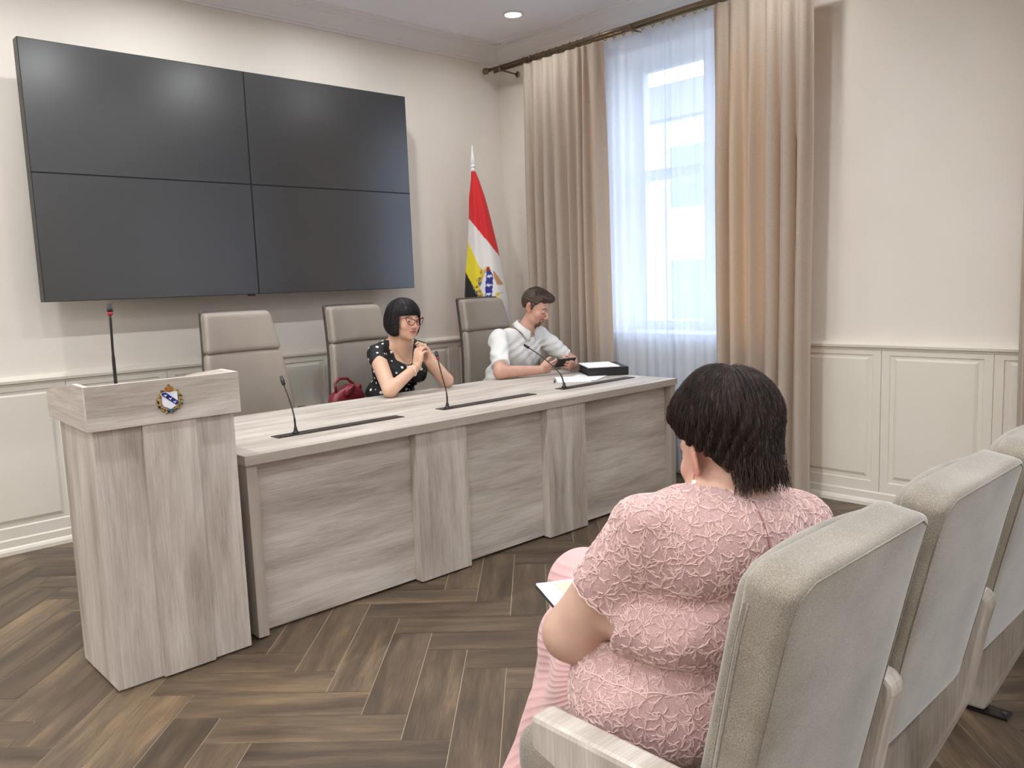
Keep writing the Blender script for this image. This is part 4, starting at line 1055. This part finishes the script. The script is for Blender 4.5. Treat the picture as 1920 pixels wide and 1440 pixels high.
o = MB().tube([tuple(p) for p in nk], .0012, 6).tube([tuple(nk[10]), tuple(nk[10]+V(0, -.004, -.012))], .002).lathe([(.001, -.006), (.009, -.004), (.011, 0), (.009, .004), (.001, .006)], nk[10]+V(0, -.008, -.026), 14, 'y').build('necklace', M_goldm, None, True); adopt(o, wp, WL)

# ------------------------------------------------------------------ man in the white shirt
mp_ = empty('person', (-.79, -.72, .45)); tag(mp_, 'seated man with goatee in a white short-sleeved shirt looking down at his phone', 'person'); ML = (-.79, -.72, .45)
mc = V(-.725, -1.07, 1.20); MR = frame((.30, -.86, -.48), (.06, 0, 1)); ms = 1.04
sR2, eR2, wR2 = V(-1.000, -.985, .985), V(-1.170, -1.165, .797), V(-.895, -1.262, .790)
sL2, eL2, wL2 = V(-.590, -.985, .985), V(-.430, -1.120, .800), V(-.612, -1.300, .796)
torso = [ell((-.79, -.72, .56), (.19, .17, .13), None, .06), ell((-.795, -.84, .70), (.172, .140, .15), None, .06), ell((-.795, -.93, .88), (.185, .115, .15), None, .06), cap((-.985, -.965, .99), (-.61, -.965, .985), .060, .060, .06)]
legs = [cap((-.89, -.75, .55), (-.92, -1.25, .54), .09, .07, .05), cap((-.69, -.75, .55), (-.66, -1.25, .54), .09, .07, .05), cap((-.92, -1.25, .53), (-.92, -1.30, .10), .066, .05, .03), cap((-.66, -1.25, .53), (-.66, -1.30, .10), .066, .05, .03)]
v = Vol((-1.30, -1.46, .0), (-.33, -.45, 1.40), .009, [(-.90, -.54, .0034), (-1.40, -.97, .0034), (.76, 1.36, .0034)])
for p in torso+legs: v.add(p, -.006)
v.add(cap((-.785, -.96, .985), (-.725, -1.04, 1.125), .060, .058, .04))
for p in [cap(sR2, eR2, .052, .044, .03), cap(eR2, wR2, .044, .029, .012), cap(sL2, eL2, .052, .044, .03), cap(eL2, wL2, .044, .029, .012)]: v.add(p)
hm = hand(wR2, (.92, -.22, .16), (.15, .8, .30), 1, [(.15, .35, .3), (.2, .4, .3), (.25, .45, .35), (.3, .5, .4)], 1.0, (.3, .85, .5)) + hand(wL2, (-.80, -.42, .16), (-.2, .8, .25), -1, [(.5, .7, .5), (.6, .8, .5), (.7, .8, .5), (.7, .9, .6)], 1.0, (.3, .85, .5))
for p in hm: v.add(p)
v.add(head_fn(mc, MR, ms, 1.12, .98, lids=1.0, lip=.75), k=.018)
def cf(co): return facecol(to_head(co, mc, MR, ms), SKIN_M, srgb(170, 118, 102), srgb(74, 52, 42), srgb(72, 52, 42), -.004)
o, bco, bF = finish(v, 'body', M_skin_m, None, cf); adopt(o, mp_, ML)
M_shirt = mottled('white_shirt_cotton', srgb(222, 221, 217), srgb(228, 227, 223), 5, .75, .15, 300, .3, .2)
v = Vol((-1.27, -1.30, .50), (-.36, -.48, 1.14), .0055)
for p in torso: v.add(p, .010)
for (a, b) in ((sR2, eR2), (sL2, eL2)): v.add(cap(a, a+(b-a)*.80, .060, .060, .03))
def fold(X, Y, Z): return .0045*np.sin(34*Z+16*X+5*np.sin(13*X+4*Z))+.003*np.sin(62*X-28*Z+6*np.sin(17*Z))+.003*np.sin(38*Y+33*Z+2)
v.disp(fold)
for (a, b) in ((sR2, eR2), (sL2, eL2)):
    d_ = (b-a)/np.linalg.norm(b-a); e_ = a+(b-a)*.80
    fn = (lambda d_, e_: (lambda X, Y, Z: -((X-e_[0])*d_[0]+(Y-e_[1])*d_[1]+(Z-e_[2])*d_[2])+.001))(d_, e_)
    v.cut((lambda X, Y, Z, fn=fn: fn(X, Y, Z)+0*X, e_-.075, e_+.075, 0), .004)
v.cut(cap((-.785, -.945, .99), (-.735, -1.035, 1.12), .072), .004)
v.cut(ell((-.765, -1.085, 1.020), (.030, .05, .055)), .004)
o, _, _ = finish(v, 'shirt', M_shirt, None); adopt(o, mp_, ML)
# collar: a standing band folded over, open at the front with two points
cn = V(-.770, -.985, 1.040); ca = V(.055, -.070, .16); ca /= np.linalg.norm(ca); CRM = frame((.35, -.94, 0)); 
ux = CRM[:, 0]; fy_ = CRM[:, 1]-ca*(CRM[:, 1]@ca); fy_ /= np.linalg.norm(fy_); ux = np.cross(fy_, ca)
vs = []; fs = []; N = 40
for i in range(N+1):
    a = math.radians(24+(360-48)*i/N); dirv = ux*math.sin(a)+fy_*math.cos(a); fr = abs(i/N-.5)*2
    tip = max(0, (fr-.72)/.28)
    for j, (r_, h_) in enumerate([(.064, -.012), (.064, .014), (.066, .022), (.070, .022), (.075+.010*fr, .006), (.084+.012*fr+.016*tip, -.014-.028*tip), (.080+.012*fr+.016*tip, -.014-.028*tip), (.074+.010*fr, .008), (.070, .024)]):
        q = cn+dirv*(r_*1.02)+ca*(h_+.012*(-math.cos(a))+.012)
        vs.append(tuple(q))
for i in range(N):
    for j in range(8): a = i*9+j; fs.append((a, a+1, a+10, a+9))
me = bpy.data.meshes.new('collar'); me.from_pydata(vs, [], fs); me.update(); o = link('collar', me, M_shirt, None, True); adopt(o, mp_, ML)
sm = o.modifiers.new('thick', 'SOLIDIFY'); sm.thickness = .0015
mb = MB()
for zz in (.955, .885, .815): mb.lathe([(.0055, 0), (.0055, .002), (.003, .003)], (-.765, -1.062-.010*(1-(zz-.8)*3), zz), 10, 'y')
# trousers
v = Vol((-1.05, -1.42, .03), (-.52, -.48, .68), .009)
for p in legs+[torso[0]]: v.add(p, .006)
o, _, _ = finish(v, 'trousers', plain('dark_trousers', srgb(40, 42, 52), .85), None); adopt(o, mp_, ML)
# short hair
v = Vol(mc-.16, mc+.17, .0034)
def shortfn(X, Y, Z):
    x, y, z = X-mc[0], Y-mc[1], Z-mc[2]; x, y, z = [(MR[0, k]*x+MR[1, k]*y+MR[2, k]*z)/ms for k in range(3)]
    k0 = np.sqrt((x/.0815)**2+((y+.012)/.105)**2+((z-.034)/.096)**2); d = (k0-1)*.082
    d = smin(d, (np.sqrt((x/.062)**2+((y-.055)/.038)**2+((z-.092)/.026)**2)-1)*.026, .02)
    an = np.arctan2(x, z-.02); d = d+.0010*np.sin(an*23+35*y+6*np.sin(40*z))+.0010*np.sin(70*x+90*y+20*z)
    line = -(z-.004-.78*(y+.006)-.10*np.abs(x)*0-.018*ss(.02, .06, y)*ss(.045, .06, np.abs(x))*1.6)
    line = np.where(y > -.01, line, -(z-.004-.70*(y+.006)))
    d = smax(d, line, .006)
    burn = np.maximum(np.maximum(np.abs(np.abs(x)-.074)-.008, np.abs(y-.006)-.006), np.abs(z-.002)-.016)
    return smin(d, burn, .012)*ms
v.add((shortfn, mc-.15, mc+.15, 0), k=0)
o, hco2, hF2 = finish(v, 'hair', M_hairm, None); adopt(o, mp_, ML)
rg = random.Random(5); roots = [tuple(H((.085*math.cos(a)*r_, -.01+.10*math.sin(a)*r_, .12), mc, MR, ms)) for a, r_ in [(rg.uniform(0, 6.28), rg.uniform(.05, 1)) for _ in range(420)]]
cr2 = Vector(H((0, -.06, .14), mc, MR, ms)); fw2 = Vector(MR[:, 1])
o = strands('hair_strands', hco2, hF2, roots, lambda p: (Vector(p)-cr2)+fw2*.05, 9, .006, .0011, M_hairm, None, .002, .3, 5); adopt(o, mp_, ML)
# phone held in both hands
ph = empty('smartphone', (-.720, -1.330, .828)); tag(ph, 'black smartphone held in both hands by the man in the white shirt', 'phone')
ph.rotation_euler = (math.radians(-48), 0, math.radians(-8))
MB().rbox((.075, .037, .0045), .004, (0, 0, 0), 4).build('phone_body', M_black, ph, True)
MB().rbox((.071, .034, .0006), .0004, (0, 0, .0047), 3).build('phone_screen', plain('phone_glass', srgb(20, 22, 28), .08, 0, .7), ph)

# ------------------------------------------------------------------ woman in pink, seen from behind
PL = (-3.45, -4.17, .45)
pk = empty('person', PL); tag(pk, 'seated woman with short dark hair seen from behind in a pink embroidered lace blouse', 'person')
az = math.radians(18); PF = V(math.sin(az), math.cos(az), 0); PR = V(math.cos(az), -math.sin(az), 0); PM = frame(PF)
pc = V(-3.350, -4.205, 1.035); PHR = frame((.33, .88, -.30)); ps = 1.03
hipc, midc, upc = V(-3.450, -4.165, .570), V(-3.425, -4.200, .725), V(-3.395, -4.225, .855)
SL, EL, WLr = V(-3.558, -4.165, .893), V(-3.606, -4.015, .680), V(-3.40, -3.915, .662)
SR_, ER, WRr = V(-3.205, -4.290, .858), V(-3.095, -4.080, .690), V(-3.21, -3.90, .680)
torsoP = [ell(hipc, (.232, .195, .125), PM, .02), ell(midc, (.212, .160, .088), PM, .007), ell(upc, (.200, .128, .130), PM, .02),
          cap(SL+V(.02, 0, -.01), SR_+V(-.02, 0, -.005), .066, .064, .04), ell(upc+PF*.10+V(0, 0, -.05), (.17, .09, .09), PM, .05), ell(midc+PF*.09, (.18, .12, .10), PM, .04)]
thighs = [cap(hipc+PR*-.10+V(0, 0, -.01), (-3.30, -3.76, .49), .105, .085, .05), cap(hipc+PR*.10+V(0, 0, -.01), (-3.10, -3.60, .53), .105, .085, .05)]
v = Vol((-3.80, -4.45, .30), (-2.98, -3.50, 1.22), .009, [(-3.53, -3.20, .0040), (-4.36, -4.02, .0040), (.90, 1.19, .0036)])
for p in torsoP: v.add(p, -.004)
for p in thighs: v.add(p, -.004)
v.add(cap(upc+V(.0, .005, .06), pc+PHR@V(0, -.035, -.055), .066, .060, .04))
for p in [cap(SL, EL, .062, .055, .03), cap(EL, WLr, .055, .030, .015), cap(SR_, ER, .066, .056, .03), cap(ER, WRr, .055, .030, .015)]: v.add(p)
hP = hand(WLr, (.88, .42, -.04), (.2, -.2, 1), -1, [(.2, .35, .3)]*4, .95, (.3, .8, .6)) + hand(WRr, (-.18, .9, -.06), (-.2, -.2, 1), 1, [(.3, .45, .3)]*4, .95, (.3, .8, .6))
for p in hP: v.add(p)
v.add(head_fn(pc, PHR, ps, 1.12), k=.02); v.add(ell(H((-.0835, -.020, -.012), pc, PHR, ps), (.0055, .016, .036), frame(PHR@V(.45, 1, 0), PHR[:, 2]), .004), k=.004)
def cf(co):
    C = facecol(to_head(co, pc, PHR, ps), np.array(srgb(204, 168, 149)), srgb(184, 110, 104), BROW, None)
    m = ss(.95, 1.0, co[:, 2])[:, None]*.35; return C*(1-m)+np.array(srgb(214, 158, 140))*m
o, pco, pF = finish(v, 'body', M_skin, None, cf); adopt(o, pk, PL)
# legs below the knee and shoes
v = Vol((-3.50, -3.90, 0), (-2.95, -3.38, .56), .008)
for p in [cap((-3.30, -3.76, .48), (-3.31, -3.72, .10), .062, .038, .03), cap((-3.10, -3.60, .50), (-3.12, -3.56, .10), .062, .038, .03), cap((-3.31, -3.73, .065), (-3.26, -3.58, .035), .042, .034, .02), cap((-3.12, -3.57, .065), (-3.06, -3.43, .035), .042, .034, .02)]: v.add(p)
o, _, _ = finish(v, 'lower_legs', plain('nude_tights', srgb(196, 156, 136), .6), None); adopt(o, pk, PL)
# blouse
t = NT('pink_lace_ground'); tc = t.n('TexCoord'); a = t.n('TexNoise', i_Scale=260.0, i_Detail=2.0); t.l(tc.outputs['Object'], a.inputs['Vector'])
t.l(t.ramp(a.outputs['Fac'], [(.3, srgb(180, 143, 140)), (.7, srgb(202, 167, 163))]), t.p.inputs['Base Color']); t.p.inputs['Roughness'].default_value = .8; t.p.inputs['Sheen Weight'].default_value = .3; t.bump(a.outputs['Fac'], .5, .0012)
M_lace = t.m; M_emb = plain('pink_embroidery', srgb(224, 192, 186), .65, sheen=.2)
v = Vol((-3.78, -4.47, .38), (-2.96, -3.85, 1.02), .0058)
for p in torsoP: v.add(p, .008)
for (a, b) in ((SL, EL), (SR_, ER)): v.add(cap(a+V(0, 0, .0), a+(b-a)*.54, .068, .069, .025))
# gathered puff at the shoulder seam
v.add(ell(SL+V(-.004, .0, .040), (.050, .060, .040), PM, .02)); v.add(ell(SR_+V(.004, 0, .020), (.050, .060, .040), PM, .02))
v.disp(lambda X, Y, Z: .0035*np.sin(30*Z+14*X+4*np.sin(12*Y))*(Z < .80)+.002*np.sin(50*X-33*Z+20*Y))
for (a, b) in ((SL, EL), (SR_, ER)):
    d_ = (b-a)/np.linalg.norm(b-a); e_ = a+(b-a)*.54
    fn = (lambda d_, e_: (lambda X, Y, Z: np.maximum(-((X-e_[0])*d_[0]+(Y-e_[1])*d_[1]+(Z-e_[2])*d_[2]), np.sqrt((X-e_[0])**2+(Y-e_[1])**2+(Z-e_[2])**2)-.10)))(d_, e_)
    v.cut((fn, e_-.12, e_+.12, 0), .004)
v.cut(cap(upc+V(0, .01, .092), upc+V(.03, .04, .20), .070, .090), .004)
# hem: open in front over the lap
hn = V(PF[0], PF[1], -.55); hn /= np.linalg.norm(hn)
def hemfn(X, Y, Z):
    f_ = (X-hipc[0])*PF[0]+(Y-hipc[1])*PF[1]; return np.maximum(f_-.055-.55*(Z-.56)*0-1.1*np.clip(Z-.56, 0, 1), -(Z*0+1))
v.clip(hemfn, .006); v.clip(lambda X, Y, Z: .455-Z+0*X+0*Y, .006)
o, wco, wF = finish(v, 'blouse', M_lace, None); adopt(o, pk, PL)
bvh = BVHTree.FromPolygons([tuple(c) for c in wco], [tuple(f) for f in wF])
hem = MB(); sp = random.Random(9)
# embroidery: branching sprigs
class Emb:
    def __init__(s): s.v = []; s.f = []
    def stroke(s, p, d, L, bend, r, n=6):
        pts = []; nr = None
        for i in range(n+1):
            loc, nor, fi, di = bvh.find_nearest(p)
            if loc is None or di > .02: break
            pts.append((loc+nor*.0009, nor)); d = (d-nor*d.dot(nor))
            if d.length < 1e-6: break
            d.normalize(); d = (d+nor.cross(d)*bend/n).normalized(); p = loc+d*(L/n)
        if len(pts) < 3: return []
        b0 = len(s.v)
        for i, (q, nn) in enumerate(pts):
            tt = (pts[min(i+1, len(pts)-1)][0]-pts[max(i-1, 0)][0]).normalized(); sd = nn.cross(tt); w = r*(1-.35*abs(2*i/(len(pts)-1)-1)); h = r*.95
            s.v += [tuple(q-sd*w-nn*.0008), tuple(q-sd*w*.6+nn*h), tuple(q+sd*w*.6+nn*h), tuple(q+sd*w-nn*.0008)]
        for i in range(len(pts)-1):
            a = b0+i*4
            for j in range(3): s.f.append((a+j, a+j+1, a+j+5, a+j+4))
        e = b0; s.f.append((e, e+1, e+2, e+3)); e = b0+(len(pts)-1)*4; s.f.append((e+3, e+2, e+1, e))
        return [q for q, _ in pts], d
E_ = Emb(); pts_ = []; cand = np.random.default_rng(2).permutation(len(wF)); cells = {}
cent = wco[wF].mean(1)
for ci in cand:
    c = cent[ci]
    key = tuple((c//.027).astype(int)); ok = True
    for dx in (-1, 0, 1):
        for dy in (-1, 0, 1):
            for dz in (-1, 0, 1):
                for q in cells.get((key[0]+dx, key[1]+dy, key[2]+dz), []):
                    if np.sum((q-c)**2) < .027**2: ok = False; break
    if ok: cells.setdefault(key, []).append(c); pts_.append(c)
for c in pts_:
    loc, nor, fi, di = bvh.find_nearest(Vector(c)); t0 = nor.orthogonal().normalized(); t1 = nor.cross(t0); base_a = sp.uniform(0, 6.28); na = sp.choice((5, 6))
    for k in range(na):
        a = base_a+(-1.3+2.6*k/(na-2) if k < na-1 else PI)+sp.uniform(-.2, .2); d = t0*math.cos(a)+t1*math.sin(a); L = sp.uniform(.016, .028) if k < na-1 else .010; bd = (k-(na-2)/2)*.6+sp.uniform(-1.1, 1.1)
        r_ = E_.stroke(loc+d*.002, d, L, bd, .0013, 7)
        if not r_: continue
        path, _d = r_
        for m_ in range(2, len(path)-1, 2):
            s_ = 1 if (m_//2) % 2 else -1; dd = (path[m_]-path[m_-1]).normalized(); n2 = bvh.find_nearest(path[m_])[1]
            E_.stroke(path[m_], (dd*.7+n2.cross(dd)*s_*.9).normalized(), sp.uniform(.006, .011), -s_*.9, .00105, 4)
me = bpy.data.meshes.new('embroidery'); me.from_pydata(E_.v, [], E_.f); me.update(); o = link('embroidery', me, M_emb, None, True); adopt(o, pk, PL)
# scalloped sleeve hem, waist frill and zip
fr = MB()
for (a, b) in ((SL, EL), (SR_, ER)):
    d_ = (b-a)/np.linalg.norm(b-a); e_ = a+(b-a)*.54; tp = torus_pts(e_-d_*.002, d_, .0705, 60)
    tp = [Vector(p)+Vector(d_)*.004*abs(math.sin(i*.9)) for i, p in enumerate(tp)]; o = MB().tube([tuple(p) for p in tp], .0018, 6, False).build('sleeve_trim', M_emb, None, True); adopt(o, pk, PL)

wb = MB(); path = []
for k in range(60):
    a = math.radians(-60+300*k/59)
    dirv = -PF*math.sin(a)*1.0+PR*math.cos(a); ctr = V(-3.437, -4.185, .638); hit = bvh.ray_cast(Vector(ctr+dirv*.6), Vector(-dirv))
    if hit[0] is not None: path.append(hit[0]+hit[1]*.0015+Vector((0, 0, .003*math.sin(k*1.9))))
o = wb.tube([tuple(p) for p in path], .0018, 6).build('waist_trim', M_emb, None, True); adopt(o, pk, PL)
zp = []
for k in range(40):
    z = .962-.42*k/39; ctr = V(upc[0], upc[1], z)-PF*.02+PR*.004; hit = bvh.ray_cast(Vector(ctr-PF*.5), Vector(PF))
    if hit[0] is not None: zp.append(tuple(hit[0]-Vector(PF)*.0012))
o = MB().tube(zp, .0016, 6).build('zip', plain('pink_zip', srgb(160, 108, 108), .5), None, True); adopt(o, pk, PL)
# pleated skirt
t = NT('pink_pleated_skirt'); tc = t.n('TexCoord'); sx = t.n('SeparateXYZ'); t.l(tc.outputs['Object'], sx.inputs[0])
ang = t.math('ARCTAN2', t.math('SUBTRACT', sx.outputs['Z'], .68), t.math('SUBTRACT', sx.outputs['Y'], -4.22)); w_ = t.math('SINE', t.math('MULTIPLY', ang, 200.0)); h_ = t.math('POWER', t.math('ADD', t.math('MULTIPLY', w_, .5), .5), 1.6)
t.p.inputs['Base Color'].default_value = (*srgb(222, 174, 172), 1); t.p.inputs['Roughness'].default_value = .6; t.p.inputs['Sheen Weight'].default_value = .3
t.bump(h_, .6, .003)
v = Vol((-3.75, -4.46, .02), (-2.90, -3.42, .74), .0085)
for p in thighs: v.add(p, .014, .07)
v.add(ell(hipc, (.212, .175, .10), PM, .02))
v.add(cap((-3.31, -3.77, .48), (-3.37, -3.765, .28), .088, .092, .05)); v.add(cap((-3.37, -3.765, .30), (-3.43, -3.72, .08), .092, .118, .05))
v.add(cap((-3.11, -3.61, .52), (-3.12, -3.58, .10), .090, .115, .05)); v.add(cap((-3.24, -3.70, .44), (-3.26, -3.66, .10), .10, .125, .06)); v.add(cap((-3.30, -3.86, .50), (-3.18, -3.78, .50), .085, .085, .06))
v.add(cap((-3.50, -3.98, .50), (-3.42, -3.85, .36), .085, .09, .06))
v.clip(lambda X, Y, Z: .10-Z+0*X+0*Y, .006)
o, _, _ = finish(v, 'skirt', t.m, None); adopt(o, pk, PL)
# hair
v = Vol(pc-.18, pc+.19, .0036)
def pinkhair(X, Y, Z):
    x, y, z = X-pc[0], Y-pc[1], Z-pc[2]; x, y, z = [(PHR[0, k]*x+PHR[1, k]*y+PHR[2, k]*z)/ps for k in range(3)]
    k0 = np.sqrt((x/.098)**2+((y+.024)/.114)**2+((z-.058)/.102)**2); d = (k0-1)*.098
    d = smin(d, (np.sqrt((x/.066)**2+((y+.062)/.050)**2+((z+.015)/.085)**2)-1)*.050, .025)
    an = np.arctan2(x, y+.05); d = d+.0030*np.sin(an*19+9*np.sin(z*24))*ss(.12, .02, z)+.0016*np.sin(an*47+30*z)+.0035*np.sin(x*44+z*30)*np.sin(y*40+1)
    cut = -(z-.030-1.05*(y+.012)); cut = np.maximum(cut, -(z+.085)); cut2 = np.maximum(-(z+.012-1.15*(y+.010)), -(z+.088))
    side = np.where(x > 0, cut2, cut)+.006*np.sin(x*150)
    d = smax(d, side, .010)
    d = smax(d, -(np.maximum(np.abs(x)-.07, np.maximum(-(y-.04), z-.035))), .012)
    return d*ps
v.add((pinkhair, pc-.17, pc+.18, 0), k=0)
o, hco3, hF3 = finish(v, 'hair', M_hairp, None); adopt(o, pk, PL)
crw = Vector(H((.012, -.055, .155), pc, PHR, ps)); cen3 = hco3.mean(0); pick = np.random.default_rng(5).choice(len(hco3), 8000, replace=False); roots = [tuple(hco3[i]) for i in pick if hco3[i][2] > pc[2]+.01]
def flowp(p):
    d = (Vector(p)-crw); d.normalize(); return d*.8+Vector((0, 0, -.75))+Vector(PHR[:, 0])*.0
o = strands('hair_strands', hco3, hF3, roots, flowp, 9, .0072, .00050, M_hairp, None, .0028, .16, 8, 3, .09); adopt(o, pk, PL)
# loose wisps at nape and right side
nape = [tuple(H((xx, -.112+3.5*xx*xx+rg.uniform(-.012, .020), rg.uniform(-.062, -.025)), pc, PHR, ps)) for xx in [rg.uniform(-.055, .052) for _ in range(700)]]
mbw = MB(); rg = random.Random(12)
for p in nape:
    p = Vector(p); d = (Vector(PHR[:, 1])*-.25+Vector((0, 0, -1))+Vector(PHR[:, 0])*rg.uniform(-.3, .3)).normalized(); pts = [p]; b = rg.uniform(-.3, .3)
    for i in range(7): d = (d+Vector(PHR[:, 0])*b*.12+Vector((0, 0, .02))).normalized(); pts.append(pts[-1]+d*rg.uniform(.0045, .0068))
    mbw.tube([tuple(q) for q in pts], [.0006, .0007, .0007, .0007, .0006, .0005, .0003, .0002], 3, False)
o = mbw.build('hair_wisps', M_hairp, None, True); adopt(o, pk, PL)
# pearl earring in the left ear
er = H((-.084, -.010, -.058), pc, PHR, ps)
o = MB().lathe([(.0005, -.0095), (.006, -.0075), (.0092, -.0025), (.0094, .001), (.007, .007), (.0005, .0095)], er, 16).build('pearl_earring', M_pearl, None, True); adopt(o, pk, PL); o['label'] = 'white pearl earring with a small gold hoop'
o = MB().tube([tuple(p) for p in torus_pts(er+V(.004, 0, .012), (.3, .9, 0), .008, 20)], .0009, 6, False).build('earring_hoop', M_goldm, None, True); adopt(o, pk, PL)
# notebook on her lap
nb = empty('notebook', (-3.455, -3.762, .672)); tag(nb, 'open white notebook with a black cover held on the lap of the woman in pink', 'notebook')
nb.rotation_euler = (math.radians(5), math.radians(3), math.radians(-24))
MB().box(0, .25, -.175, 0, -.006, -.003).build('cover', M_black, nb, bevel=.0008)
def pg(px, py, pz): return (px+.125, py-.087, pz+.003*math.sin((px+.125)*12)+.006*max(0, (-.085-px)*12)**2)
MB().rbox((.123, .086, .0025), .001, (0, 0, 0), 10, pg).build('pages', M_paper, nb, True)
MB().rbox((.098, .074, .0012), .001, (.016, -.004, .0045), 8, pg).build('insert_card', plain('cream_card', srgb(214, 204, 178), .6), nb, True)
